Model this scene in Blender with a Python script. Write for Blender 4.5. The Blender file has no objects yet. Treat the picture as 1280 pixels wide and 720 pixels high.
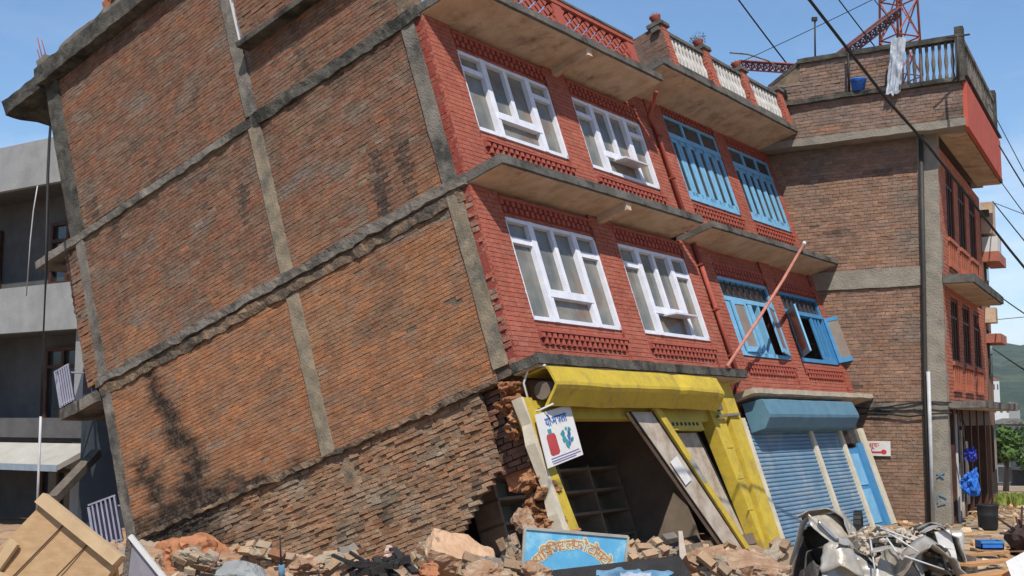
import bpy, math, random
from math import radians, sin, cos, pi, atan
from mathutils import Vector, Matrix, noise
random.seed(7)
R = random.random
def U(a, b): return a + (b - a) * R()

# ------------------------------------------------------------------ camera, sky, sun, exposure
sc = bpy.context.scene
COL = sc.collection
cam_d = bpy.data.cameras.new("camera"); cam = bpy.data.objects.new("camera", cam_d); COL.objects.link(cam)
cam.location = (0, 0, 2.45); cam.rotation_euler = (radians(90) + atan(165 / 1500), 0, 0)
cam_d.sensor_width = 36; cam_d.lens = 42.19; cam_d.clip_end = 12000; cam_d.clip_start = 0.1
sc.camera = cam
sun_dir = Vector((-0.012, 0.717, -1.007)).normalized()          # the way the light travels
world = bpy.data.worlds.new("World"); sc.world = world; world.use_nodes = True
nt = world.node_tree; nt.nodes.clear()
wo = nt.nodes.new("ShaderNodeOutputWorld"); bg = nt.nodes.new("ShaderNodeBackground")
sky = nt.nodes.new("ShaderNodeTexSky"); sky.sky_type = 'NISHITA'; sky.sun_disc = False
sky.sun_elevation = math.asin(-sun_dir.z); sky.sun_rotation = radians(180)
sky.air_density = 1.3; sky.dust_density = 0.15; sky.ozone_density = 3.0; sky.altitude = 1300
tc = nt.nodes.new("ShaderNodeTexCoord"); mp = nt.nodes.new("ShaderNodeMapping"); mp.inputs['Scale'].default_value = (2.2, 2.2, 7)
cn = nt.nodes.new("ShaderNodeTexNoise"); cn.inputs['Scale'].default_value = 1.7; cn.inputs['Detail'].default_value = 7
cn.inputs['Roughness'].default_value = .6
cr = nt.nodes.new("ShaderNodeValToRGB"); cr.color_ramp.elements[0].position = .45; cr.color_ramp.elements[1].position = .70
sx = nt.nodes.new("ShaderNodeSeparateXYZ")
er = nt.nodes.new("ShaderNodeMapRange"); er.inputs[1].default_value = .34; er.inputs[2].default_value = .12; er.inputs[3].default_value = 0; er.inputs[4].default_value = .8
mu = nt.nodes.new("ShaderNodeMath"); mu.operation = 'MULTIPLY'
mx = nt.nodes.new("ShaderNodeMixRGB"); mx.inputs[2].default_value = (8.5, 9.0, 9.8, 1)
L = nt.links.new
L(tc.outputs['Generated'], mp.inputs['Vector']); L(mp.outputs[0], cn.inputs['Vector']); L(cn.outputs['Fac'], cr.inputs[0])
L(tc.outputs['Generated'], sx.inputs[0]); L(sx.outputs['Z'], er.inputs[0]); L(cr.outputs[0], mu.inputs[0]); L(er.outputs[0], mu.inputs[1])
L(mu.outputs[0], mx.inputs[0]); tn = nt.nodes.new('ShaderNodeMixRGB'); tn.blend_type = 'MULTIPLY'; tn.inputs[0].default_value = 1; tn.inputs[2].default_value = (.92, 1.08, 1.2, 1); L(sky.outputs[0], tn.inputs[1]); L(tn.outputs[0], mx.inputs[1]); L(mx.outputs[0], bg.inputs[0]); L(bg.outputs[0], wo.inputs[0])
bg.inputs[1].default_value = 0.10
sd = bpy.data.lights.new("sun", 'SUN'); sd.energy = 4.4; sd.angle = radians(.5); sd.color = (1, .95, .87)
so = bpy.data.objects.new("sun", sd); COL.objects.link(so); so.rotation_euler = sun_dir.to_track_quat('-Z', 'Y').to_euler()
so.location = (0, -20, 40)
sc.view_settings.view_transform = 'Standard'; sc.view_settings.look = 'None'; sc.view_settings.exposure = 0.27; sc.view_settings.gamma = 1
sc.view_settings.use_curve_mapping = False

# ------------------------------------------------------------------ materials
MATS = {}
def mat(name, col, rough=.85, col2=None, scale=3.0, bump=.3, bscale=None, metal=0.0, attr=False, col3=None, s3=.6, lo3=.5, hi3=.62, spec=.3, streak=None, smear=None):
    """procedural material: two colours mixed by noise, an optional third as patches, bump; attr multiplies by the face colours"""
    if name in MATS: return MATS[name]
    m = bpy.data.materials.new(name); m.use_nodes = True; n = m.node_tree.nodes; l = m.node_tree.links.new
    b = n['Principled BSDF']; b.inputs['Roughness'].default_value = rough; b.inputs['Metallic'].default_value = metal
    b.inputs['Specular IOR Level'].default_value = spec
    t = n.new("ShaderNodeTexCoord"); src = t.outputs['Object']
    nz = n.new("ShaderNodeTexNoise"); nz.inputs['Scale'].default_value = scale; nz.inputs['Detail'].default_value = 8; nz.inputs['Roughness'].default_value = .65
    if streak:
        mpn = n.new("ShaderNodeMapping"); mpn.inputs['Scale'].default_value = streak; l(src, mpn.inputs[0]); l(mpn.outputs[0], nz.inputs['Vector'])
    else: l(src, nz.inputs['Vector'])
    rp = n.new("ShaderNodeValToRGB"); rp.color_ramp.elements[0].position = .35; rp.color_ramp.elements[1].position = .68
    c2 = col2 or tuple(c * .72 for c in col)
    rp.color_ramp.elements[0].color = (*c2, 1); rp.color_ramp.elements[1].color = (*col, 1)
    l(nz.outputs['Fac'], rp.inputs[0]); out = rp.outputs[0]
    if col3:
        n3 = n.new("ShaderNodeTexNoise"); n3.inputs['Scale'].default_value = s3; n3.inputs['Detail'].default_value = 9; n3.inputs['Roughness'].default_value = .7
        l(src, n3.inputs['Vector']); r3 = n.new("ShaderNodeValToRGB"); r3.color_ramp.elements[0].position = lo3; r3.color_ramp.elements[1].position = hi3
        l(n3.outputs['Fac'], r3.inputs[0]); mm = n.new("ShaderNodeMixRGB"); mm.inputs[2].default_value = (*col3, 1)
        l(r3.outputs[0], mm.inputs[0]); l(out, mm.inputs[1]); out = mm.outputs[0]
    if attr:
        a = n.new("ShaderNodeAttribute"); a.attribute_name = "Col"; mm = n.new("ShaderNodeMixRGB"); mm.blend_type = 'MULTIPLY'; mm.inputs[0].default_value = 1
        l(out, mm.inputs[1]); l(a.outputs['Color'], mm.inputs[2]); out = mm.outputs[0]
    if smear:
        ns = n.new("ShaderNodeTexNoise"); ns.inputs['Scale'].default_value = 7; ns.inputs['Detail'].default_value = 10; ns.inputs['Roughness'].default_value = .75; l(src, ns.inputs['Vector'])
        rs = n.new("ShaderNodeValToRGB"); rs.color_ramp.elements[0].position = .47; rs.color_ramp.elements[1].position = .66; l(ns.outputs['Fac'], rs.inputs[0])
        mf = n.new("ShaderNodeMath"); mf.operation = 'MULTIPLY'; mf.inputs[1].default_value = smear[3]; l(rs.outputs[0], mf.inputs[0])
        mm = n.new("ShaderNodeMixRGB"); mm.inputs[2].default_value = (*smear[:3], 1); l(mf.outputs[0], mm.inputs[0]); l(out, mm.inputs[1]); out = mm.outputs[0]
    l(out, b.inputs['Base Color'])
    if bump:
        nb = n.new("ShaderNodeTexNoise"); nb.inputs['Scale'].default_value = bscale or scale * 6; nb.inputs['Detail'].default_value = 6
        l(src, nb.inputs['Vector']); bp = n.new("ShaderNodeBump"); bp.inputs['Strength'].default_value = bump; bp.inputs['Distance'].default_value = .03
        l(nb.outputs['Fac'], bp.inputs['Height']); l(bp.outputs[0], b.inputs['Normal'])
    MATS[name] = m; return m
M_brick = mat('raw brick', (1, 1, 1), .95, (.66, .65, .65), 5, .7, 45, attr=True, spec=.08, smear=(.25, .185, .13, .5))
M_mortar = mat('mortar', (.30, .215, .145), .95, (.17, .125, .085), 4, .8, 50, spec=.1, col3=(.07, .06, .05), s3=.7)
M_conc = mat('weathered concrete', (.225, .20, .17), .95, (.125, .11, .09), 3, .7, 30, col3=(.055, .052, .045), s3=1.1, lo3=.48, hi3=.62, spec=.15)
M_sand = mat('sandy concrete', (.31, .275, .22), .95, (.22, .195, .155), 2.5, .6, 26, col3=(.17, .155, .13), s3=1.2, lo3=.55, hi3=.75, spec=.12)
M_concd = mat('mossy dark concrete', (.13, .12, .10), .95, (.05, .047, .04), 4, .9, 30, col3=(.03, .03, .026), s3=1.5, spec=.12)
M_conct = mat('tan concrete column', (.30, .24, .165), .95, (.17, .14, .10), 4, .5, 30, col3=(.12, .11, .09), s3=1.6, spec=.12)
M_beam = mat('ragged mortar covered beam', (.30, .20, .12), .95, (.12, .09, .065), 5, 1.0, 22, col3=(.07, .06, .05), s3=2.2, lo3=.44, hi3=.6, spec=.1)
M_soffit = mat('stained plaster soffit', (.60, .46, .34), .95, (.42, .30, .20), 2.2, .3, 20, col3=(.16, .10, .07), s3=1.6, lo3=.54, hi3=.75, spec=.1)
M_slabf = mat('slab edge concrete', (.17, .155, .135), .95, (.08, .075, .065), 4, .6, 30, col3=(.045, .042, .035), s3=2, spec=.15)
M_red = mat('red painted brick', (1, 1, 1), .85, (.74, .70, .70), 6, .5, 40, attr=True, spec=.15, smear=(.36, .20, .15, .32))
M_redp = mat('red paint', (.37, .09, .060), .8, (.29, .07, .048), 5, .3, 30, spec=.25, col3=(.36, .17, .12), s3=2.2, lo3=.58, hi3=.8)
M_redm = mat('dark red mortar', (.26, .062, .045), .9, (.20, .05, .036), 5, .5, 30, spec=.15)
M_white = mat('white window paint', (.72, .72, .76), .5, (.60, .60, .66), 4, .05, 20)
M_pane = mat('dusty window glass', (.25, .23, .175), .16, (.11, .115, .105), 1.3, .0, spec=.6, col3=(.20, .13, .085), s3=.9, lo3=.54, hi3=.62)
M_blue = mat('pale blue paint', (.19, .42, .60), .6, (.14, .33, .50), 4, .05, 20)
M_blued = mat('strong blue paint', (.06, .23, .43), .6, (.045, .18, .35), 4, .05, 20)
M_paned = mat('dark window glass', (.045, .055, .06), .12, (.02, .025, .03), 1.5, .0, spec=.6)
M_grille = mat('dark grille metal', (.06, .075, .09), .6, bump=0)
M_yel = mat('yellow paint', (.57, .41, .045), .65, (.46, .33, .04), 2.5, .15, 12, col3=(.30, .21, .07), s3=3.4, lo3=.52, hi3=.72, spec=.2, smear=(.20, .15, .08, .28))
M_yeld = mat('grubby yellow paint', (.52, .40, .05), .6, (.40, .30, .04), 3, .1, 12, col3=(.20, .13, .05), s3=3, lo3=.58, hi3=.7)
M_board = mat('dusty white board', (.50, .43, .35), .8, (.38, .31, .24), 2.5, .15, 14, col3=(.22, .15, .095), s3=1.7, lo3=.46, hi3=.68)
M_black = mat('black edging', (.02, .02, .02), .6, bump=0)
M_dark = mat('dark interior plaster', (.22, .17, .125), .95, (.15, .115, .085), 2, .1)
M_shelf = mat('dusty brown shelf wood', (.26, .19, .13), .8, (.18, .13, .09), 4, .1)
M_shut = mat('dusty blue shutter', (.15, .25, .34), .6, (.11, .19, .27), 2, .05, 20, col3=(.30, .33, .34), s3=1.2, lo3=.5, hi3=.75)
M_bluew = mat('faded blue metal hood', (.11, .22, .29), .6, (.08, .165, .22), 3, .1, 12)
M_cream = mat('cream painted timber', (.62, .55, .42), .7, (.48, .42, .31), 5, .1)
M_rubble = mat('orange brick dust rubble', (.40, .26, .16), .97, (.26, .15, .09), 3, 1.0, 18, col3=(.30, .24, .18), s3=1.3, spec=.08)
M_chunk = mat('broken masonry', (.40, .27, .18), .97, (.27, .155, .09), 5, 1.0, 20, col3=(.42, .34, .25), s3=2.2, spec=.08)
M_mix = mat('mixed debris', (1, 1, 1), .95, (.7, .68, .66), 6, .6, 30, attr=True, spec=.12)
M_ground = mat('dusty street', (.34, .25, .17), .95, (.24, .17, .11), .8, .5, 12, col3=(.42, .32, .22), s3=.3, spec=.1)
M_wood = mat('pale plywood', (.44, .29, .155), .7, (.34, .21, .105), 2.2, .15, 14, streak=(1.2, 9, 9), col3=(.34, .20, .10), s3=1.5, lo3=.6, hi3=.8)
M_woodl = mat('pale pine batten', (.50, .36, .21), .7, (.40, .27, .15), 3, .15, 14)
M_woodd = mat('grey weathered timber', (.16, .13, .10), .9, (.09, .075, .06), 5, .5)
M_lconc = mat('pale grey render', (.31, .31, .30), .9, (.23, .23, .225), 1.6, .2, 14, col3=(.22, .22, .21), s3=.9, lo3=.55, hi3=.75)
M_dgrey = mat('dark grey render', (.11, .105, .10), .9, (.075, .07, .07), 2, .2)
M_brownw = mat('brown window wood', (.09, .035, .018), .6, (.05, .02, .012), 4, .1)
M_steel = mat('dusty silver car paint', (.50, .49, .46), .42, (.36, .34, .31), 4, .25, 14, metal=.3, col3=(.34, .29, .225), s3=2.0, lo3=.42, hi3=.62, spec=.5)
M_steeld = mat('torn dark metal', (.09, .085, .08), .6, (.04, .035, .03), 6, .4, metal=.3)
M_rust = mat('red rusted lattice steel', (.35, .09, .06), .7, (.22, .07, .05), 8, .1)
M_lat = mat('white lattice steel', (.55, .55, .55), .6, bump=0)
M_cable = mat('cable rubber', (.02, .02, .02), .6, bump=0)
M_pipeb = mat('dark pipe', (.05, .045, .04), .6, bump=0)
M_pipew = mat('pale plastic pipe', (.50, .50, .50), .5, bump=0)
M_pinkp = mat('faded pink pole paint', (.50, .22, .16), .7, (.38, .14, .10), 5, .1)
M_blueb = mat('blue plastic', (.02, .15, .52), .6, (.015, .11, .45), 5, .2, 10, spec=.5)
M_sky = mat('light blue cloth', (.15, .27, .37), .9, (.08, .17, .26), 6, .3, 14)
M_clothw = mat('pale cloth', (.50, .52, .55), .9, (.24, .28, .34), 7, .3, 16)
M_sign = mat('faded sign blue paint', (.16, .48, .70), .6, (.11, .37, .60), 3, .05, 12, col3=(.30, .55, .66), s3=3)
M_cream2 = mat('cream lettering', (.75, .68, .42), .7, bump=0)
M_orl = mat('orange lettering', (.62, .22, .10), .7, bump=0)
M_pw = mat('poster white', (.66, .63, .60), .7, (.58, .55, .52), 6, 0)
M_pb = mat('poster blue ink', (.05, .14, .38), .7, bump=0)
M_pt = mat('poster teal ink', (.05, .28, .32), .7, bump=0)
M_navy = mat('navy sheet', (.03, .03, .06), .8, bump=0)
M_pv = mat('poster violet ink', (.16, .12, .30), .7, bump=0)
M_pr = mat('poster red ink', (.45, .06, .06), .7, bump=0)
M_sgred = mat('sign red', (.55, .04, .04), .7, bump=0)
M_leaf = mat('leaf green', (.08, .14, .03), .8, (.05, .09, .02), 2, 0)
M_leafp = mat('dusty pot plant green', (.09, .12, .05), .8, (.05, .07, .03), 4, 0)
M_hill = mat('wooded hill', (.045, .075, .035), .95, (.012, .026, .012), .05, 1.0, .12, col3=(.085, .10, .05), s3=.012, lo3=.54, hi3=.66)
M_grass = mat('yellow green grass', (.22, .26, .05), .95, (.14, .18, .035), 2, .5)  # yellow green is the grass's own colour
M_orr = mat('orange painted brick', (1, 1, 1), .85, (.78, .74, .74), 5, .4, 30, attr=True)
M_orp = mat('orange paint', (.42, .13, .07), .8, (.33, .10, .055), 4, .2)
M_whitewall = mat('white render', (.62, .61, .58), .9, (.5, .49, .47), 1, .1)
M_soot = mat('charred black wood', (.018, .016, .015), .8, (.03, .027, .025), 5, .6)
M_stone = mat('grey stone', (.30, .31, .30), .9, (.22, .22, .21), 3, .6)
M_orange = mat('orange mud plaster', (.44, .19, .095), .97, (.30, .13, .07), 3, .7, 14, col3=(.16, .09, .06), s3=1.6, lo3=.56, hi3=.7, spec=.08)

# ------------------------------------------------------------------ mesh helpers
def fbm(y, z, s, o=0): return noise.noise(Vector((y * s, z * s, o))) + .5 * noise.noise(Vector((y * s * 2.3, z * s * 2.3, o + 5)))
def mixc(a, b, t): t = max(0, min(1, t)); return tuple(x + (y - x) * t for x, y in zip(a, b))
class MB:
    def __init__(s): s.v = []; s.f = []; s.c = []; s.col = (1, 1, 1); s.sm = []
    def face(s, idx, smooth=False): s.f.append(tuple(idx)); s.c.append(s.col); s.sm.append(smooth)
    def box(s, x0, x1, y0, y1, z0, z1):
        b = len(s.v)
        s.v += [(x, y, z) for z in (z0, z1) for y in (y0, y1) for x in (x0, x1)]
        for q in ((0, 2, 3, 1), (4, 5, 7, 6), (0, 1, 5, 4), (2, 6, 7, 3), (0, 4, 6, 2), (1, 3, 7, 5)): s.face([b + i for i in q])
        return s
    def obox(s, c, ax, ay, az):                      # oriented box: centre and three half-axis vectors
        c, ax, ay, az = map(Vector, (c, ax, ay, az)); b = len(s.v)
        s.v += [tuple(c + ax * i + ay * j + az * k) for k in (-1, 1) for j in (-1, 1) for i in (-1, 1)]
        for q in ((0, 2, 3, 1), (4, 5, 7, 6), (0, 1, 5, 4), (2, 6, 7, 3), (0, 4, 6, 2), (1, 3, 7, 5)): s.face([b + i for i in q])
        return s
    def bar(s, a, b_, w, h=None, up=(0, 0, 1)):
        a = Vector(a); b_ = Vector(b_); d = b_ - a; h = h or w
        n = d.cross(Vector(up)); n = n if n.length > 1e-6 else d.cross(Vector((1, 0, 0))); n.normalize(); u = n.cross(d).normalized()
        return s.obox((a + b_) / 2, d / 2, n * (w / 2), u * (h / 2))
    def tube(s, pts, r, n=6, cap=True):
        pts = [Vector(p) for p in pts]; b = len(s.v); m = len(pts)
        rr = r if isinstance(r, (list, tuple)) else [r] * m
        ref = Vector((0, 0, 1)) if abs((pts[-1] - pts[0]).normalized().z) < .9 else Vector((1, 0, 0))
        for i, p in enumerate(pts):
            d = (pts[min(i + 1, m - 1)] - pts[max(i - 1, 0)]).normalized(); x = d.cross(ref).normalized(); y = x.cross(d)
            for k in range(n):
                a = 2 * pi * k / n; s.v.append(tuple(p + (x * cos(a) + y * sin(a)) * rr[i]))
        for i in range(m - 1):
            for k in range(n): s.face([b + i * n + k, b + i * n + (k + 1) % n, b + (i + 1) * n + (k + 1) % n, b + (i + 1) * n + k], n > 4)
        if cap: s.face([b + k for k in range(n)][::-1]); s.face([b + (m - 1) * n + k for k in range(n)])
        return s
    def prism(s, pts, ext):                          # closed polygon of 3-D points pushed along ext
        b = len(s.v); n = len(pts); e = Vector(ext)
        s.v += [tuple(p) for p in pts] + [tuple(Vector(p) + e) for p in pts]
        s.face(range(b, b + n)); s.face([b + 2 * n - 1 - i for i in range(n)])
        for i in range(n): j = (i + 1) % n; s.face([b + i, b + j, b + n + j, b + n + i])
        return s
    def polyxz(s, pts, y0, y1): return s.prism([(x, y0, z) for x, z in pts], (0, y1 - y0, 0))
    def polyyz(s, pts, x0, x1): return s.prism([(x0, y, z) for y, z in pts], (x1 - x0, 0, 0))
    def quad(s, a, b, c, d):
        k = len(s.v); s.v += [tuple(a), tuple(b), tuple(c), tuple(d)]; s.face((k, k + 1, k + 2, k + 3)); return s
    def rbox(s, x0, x1, y0, y1, z0, z1, st=.12, amp=.02, f=3.0, seed=0):   # box with a worn, uneven surface
        nx, ny, nz = [max(1, round((b - a) / st)) for a, b in ((x0, x1), (y0, y1), (z0, z1))]
        idx = {}
        def vid(i, j, k):
            if (i, j, k) not in idx:
                p = Vector((x0 + (x1 - x0) * i / nx, y0 + (y1 - y0) * j / ny, z0 + (z1 - z0) * k / nz))
                q = p + noise.noise_vector(p * f + Vector((seed, seed * 2.1, 0))) * amp + noise.noise_vector(p * f * 4) * amp * .5
                idx[(i, j, k)] = len(s.v); s.v.append(tuple(q))
            return idx[(i, j, k)]
        for k in (0, nz):
            for i in range(nx):
                for j in range(ny):
                    q = [vid(i, j, k), vid(i, j + 1, k), vid(i + 1, j + 1, k), vid(i + 1, j, k)]; s.face(q if k == 0 else q[::-1])
        for j in (0, ny):
            for i in range(nx):
                for k in range(nz):
                    q = [vid(i, j, k), vid(i + 1, j, k), vid(i + 1, j, k + 1), vid(i, j, k + 1)]; s.face(q if j == 0 else q[::-1])
        for i in (0, nx):
            for j in range(ny):
                for k in range(nz):
                    q = [vid(i, j, k), vid(i, j, k + 1), vid(i, j + 1, k + 1), vid(i, j + 1, k)]; s.face(q if i == 0 else q[::-1])
        return s
    def rock(s, c, size, seed=0, sub=2, rot=None, rough=.25, planes=6, smooth=False):
        import bmesh
        bm = bmesh.new(); bmesh.ops.create_icosphere(bm, subdivisions=sub, radius=1)
        rng = random.Random(seed); pl = []
        for _ in range(planes):
            d = Vector((rng.gauss(0, 1), rng.gauss(0, 1), rng.gauss(0, 1))).normalized(); pl.append((d, rng.uniform(.45, .8)))
        Rm = (rot or Matrix.Rotation(rng.uniform(0, 6), 3, 'Z')); sz = Vector(size); off = Vector((seed * 3.7, seed * 1.3, 0)); b = len(s.v)
        for v in bm.verts:
            p = v.co.copy()
            for d, h in pl:
                k = p.dot(d)
                if k > h: p -= d * (k - h)
            p += v.co * noise.noise(v.co * 2.2 + off) * rough + noise.noise_vector(v.co * 6 + off) * rough * .25 + noise.noise_vector(v.co * 15 + off) * rough * .16
            s.v.append(tuple(Vector(c) + Rm @ Vector((p.x * sz.x, p.y * sz.y, p.z * sz.z))))
        for f in bm.faces: s.face([b + v.index for v in f.verts], smooth)
        bm.free(); return s
    def bricks(s, P0, u, v, n, u0, u1, v0, v1, colf, bl=.24, bh=.075, gap=.012, dep=.03, jit=.006, tilt=0, skip=0, inside=None, phase=0, shade=None):
        """courses of separate bricks on the panel P0 + u*a + v*b, faces pushed out along n"""
        P0, u, v, n = map(Vector, (P0, u, v, n)); row0 = int(math.floor(v0 / (bh + gap)))
        r = row0
        while r * (bh + gap) < v1:
            a0, a1 = max(v0, r * (bh + gap)), min(v1, r * (bh + gap) + bh)
            if a1 - a0 > .015:
                x = u0 - (bl + gap) * ((r % 2) * .5 + .3 * noise.noise(Vector((r * 3.3, phase, 0))))
                while x < u1:
                    l = bl * U(.92, 1.06); b0, b1 = max(u0, x), min(u1, x + l); x += l + gap
                    if b1 - b0 < .02 or R() < skip: continue
                    cu, cv = (b0 + b1) / 2, (a0 + a1) / 2
                    if inside and not inside(cu, cv): continue
                    d = U(-jit, jit); t = U(-tilt, tilt) * .02; w = U(-jit, jit) * .35
                    s.col = colf(cu, cv); k = len(s.v)
                    for (pu, pv, dd) in ((b0, a0 + w + t, 0), (b1, a0 + w - t, 0), (b1, a1 + w - t, 0), (b0, a1 + w + t, 0)):
                        s.v.append(tuple(P0 + u * pu + v * pv - n * dep))
                    j4 = [U(-jit, jit) * .35 for _ in range(4)]
                    for q, (pu, pv) in enumerate(((b0, a0 + w + t), (b1, a0 + w - t), (b1, a1 + w - t), (b0, a1 + w + t))):
                        s.v.append(tuple(P0 + u * pu + v * pv + n * (d + j4[q])))
                    if shade:
                        base_c = s.col; cc4 = []
                        for (pu, pv) in ((b0, a0), (b1, a0), (b1, a1), (b0, a1)): h_ = shade(pu, pv); cc4.append(mixc(base_c, (.028, .024, .021), h_))
                        s.col = cc4; s.face((k + 4, k + 5, k + 6, k + 7)); s.col = mixc(base_c, (.028, .024, .021), shade(cu, cv))
                    else: s.face((k + 4, k + 5, k + 6, k + 7))
                    s.face((k, k + 1, k + 5, k + 4)); s.face((k + 1, k + 2, k + 6, k + 5))
                    s.face((k + 2, k + 3, k + 7, k + 6)); s.face((k + 3, k, k + 4, k + 7))
            r += 1
        s.col = (1, 1, 1); return s
    def build(s, name, m, parent=None, base=None, mats=None):
        me = bpy.data.meshes.new(name)
        off = Vector(base if base is not None else (parent['_b'] if parent is not None and '_b' in parent else (0, 0, 0)))
        me.from_pydata([tuple(Vector(q) - off) for q in s.v], [], s.f); me.materials.append(m)
        ca = me.color_attributes.new("Col", 'FLOAT_COLOR', 'CORNER'); buf = []
        for p, c in zip(me.polygons, s.c):
            if isinstance(c, list):
                for q in c: buf += [q[0], q[1], q[2], 1.0]
            else: buf += [c[0], c[1], c[2], 1.0] * p.loop_total
        ca.data.foreach_set('color', buf)
        me.polygons.foreach_set('use_smooth', s.sm)
        import bmesh
        if len(s.f) < 60000 and not getattr(s, 'keep', False):
            bm = bmesh.new(); bm.from_mesh(me); bmesh.ops.recalc_face_normals(bm, faces=bm.faces); bm.to_mesh(me); bm.free()
        me.update()
        o = bpy.data.objects.new(name, me); COL.objects.link(o)
        if parent is not None: o.parent = parent; o['_b'] = tuple(off)
        return o
def clean():
    for o in bpy.data.objects:
        if '_b' in o: del o['_b']
def tag(o, label=None, cat=None, group=None, kind=None):
    for k, v in (('label', label), ('category', cat), ('group', group), ('kind', kind)):
        if v: o[k] = v
    return o
def thing(name, label, cat, base=(0, 0, 0), frame=None, group=None):
    """an Empty at the thing's base; frame is the matrix in which its parts were modelled"""
    o = bpy.data.objects.new(name, None); COL.objects.link(o); o.empty_display_size = .3
    fr = frame or Matrix.Identity(4)
    o.matrix_world = fr @ Matrix.Translation(Vector(base)); o['_b'] = tuple(base)
    return tag(o, label, cat, group)
def single(name, mb, m, label, cat, base=None, frame=None, group=None, kind=None):
    if base is None:
        xs = [v[0] for v in mb.v]; ys = [v[1] for v in mb.v]; zs = [v[2] for v in mb.v]
        base = ((min(xs) + max(xs)) / 2, (min(ys) + max(ys)) / 2, min(zs))
    o = mb.build(name, m, None, base=base); fr = frame or Matrix.Identity(4)
    o.matrix_world = fr @ Matrix.Translation(Vector(base)); return tag(o, label, cat, group, kind)
def text_polys(txt, size, m=None, bold=0.0):
    """a line of lettering as flat mesh data (verts, faces) centred on the origin in x"""
    cu = bpy.data.curves.new("lettering", 'FONT'); cu.body = txt; cu.size = size; cu.align_x = 'CENTER'; cu.offset = bold; cu.resolution_u = 3
    ob = bpy.data.objects.new("lettering", cu); COL.objects.link(ob)
    dg = bpy.context.evaluated_depsgraph_get(); me = ob.evaluated_get(dg).to_mesh()
    vs = [v.co.copy() for v in me.vertices]; fs = [tuple(p.vertices) for p in me.polygons]
    ob.evaluated_get(dg).to_mesh_clear(); bpy.data.objects.remove(ob); bpy.data.curves.remove(cu)
    return vs, fs
def add_text(mb, txt, size, org, ux, uy, lift=(0, 0, 0), rot=0, bold=0.0):
    vs, fs = text_polys(txt, size, bold=bold); b = len(mb.v); org = Vector(org) + Vector(lift); ux = Vector(ux); uy = Vector(uy); c, s_ = cos(rot), sin(rot)
    for p in vs: mb.v.append(tuple(org + ux * (p.x * c - p.y * s_) + uy * (p.x * s_ + p.y * c)))
    for f in fs: mb.face([b + i for i in f])
    mb.keep = True

# ------------------------------------------------------------------ frames measured from the place
def frame(org, X, Y, Z):
    m = Matrix((X, Y, Z)).transposed().to_4x4(); m.translation = Vector(org); return m
a_ = radians(55); ph = radians(18.6)
LX = Vector((cos(a_), sin(a_), 0)); P_ = Vector((-sin(a_), cos(a_), 0)); UP = Vector((0, 0, 1))
LY = P_ * cos(ph) - UP * sin(ph); LZ = P_ * sin(ph) + UP * cos(ph)
LEAN = frame((0.0686, 18.0319, 3.3180), LX, LY, LZ)      # tilted houses: x along the front, y into the house, z up its walls
def rotz(org, deg): return Matrix.Translation(Vector(org)) @ Matrix.Rotation(radians(deg), 4, 'Z')
GR = rotz((10.35, 28.66, 0), 62)                          # the upright brick house across the side lane
KF = rotz((-9.99, 27.11, 0), 56)                          # grey concrete building behind

# ------------------------------------------------------------------ ground, hills, far valley
def ground_h(x, y):
    h = 0.0
    if y > 36: h -= .045 * (min(y, 130) - 36)
    if y > 130: h -= .012 * (min(y, 520) - 130)
    return h
mb = MB(); rings = [0, 2, 4, 6, 8, 10, 13, 16, 20, 25, 30, 36, 45, 60, 80, 105, 130, 180, 260, 380, 520, 800, 1300, 2200, 4500]; N = 72
mb.v.append((0, 0, 0))
for r in rings[1:]:
    for k in range(N):
        a = 2 * pi * k / N; x, y = r * cos(a), r * sin(a)
        mb.v.append((x, y, ground_h(x, y) + (noise.noise(Vector((x * .4, y * .4, 0))) * .05 if r < 60 else noise.noise(Vector((x * .03, y * .03, 0))) * .8)))
for k in range(N): mb.face((0, 1 + k, 1 + (k + 1) % N), True)
for i in range(len(rings) - 2):
    for k in range(N): b = 1 + i * N; mb.face((b + k, b + N + k, b + N + (k + 1) % N, b + (k + 1) % N), True)
o = mb.build('ground', M_ground); tag(o, kind='structure')
mb = MB(); NR, NA = 26, 260
for i in range(NR):
    r = 750 + i * 90
    for k in range(NA):
        a = 2 * pi * k / NA; x, y = r * cos(a), r * sin(a); t = i / (NR - 1)
        amp = 106 * math.sin(min(1, t * 1.6) * pi / 2) * (1 + .35 * noise.noise(Vector((x * .0016, y * .0016, 3))))
        h = -14 + amp + 26 * t * noise.noise(Vector((x * .006, y * .006, 0))) + 9 * noise.noise(Vector((x * .03, y * .03, 1))) * min(1, t * 4) + 9 * R() * min(1, t * 4)
        mb.v.append((x, y, h))
for i in range(NR - 1):
    for k in range(NA): mb.face((i * NA + k, (i + 1) * NA + k, (i + 1) * NA + (k + 1) % NA, i * NA + (k + 1) % NA))
tag(mb.build('hills', M_hill), kind='structure')

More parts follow.
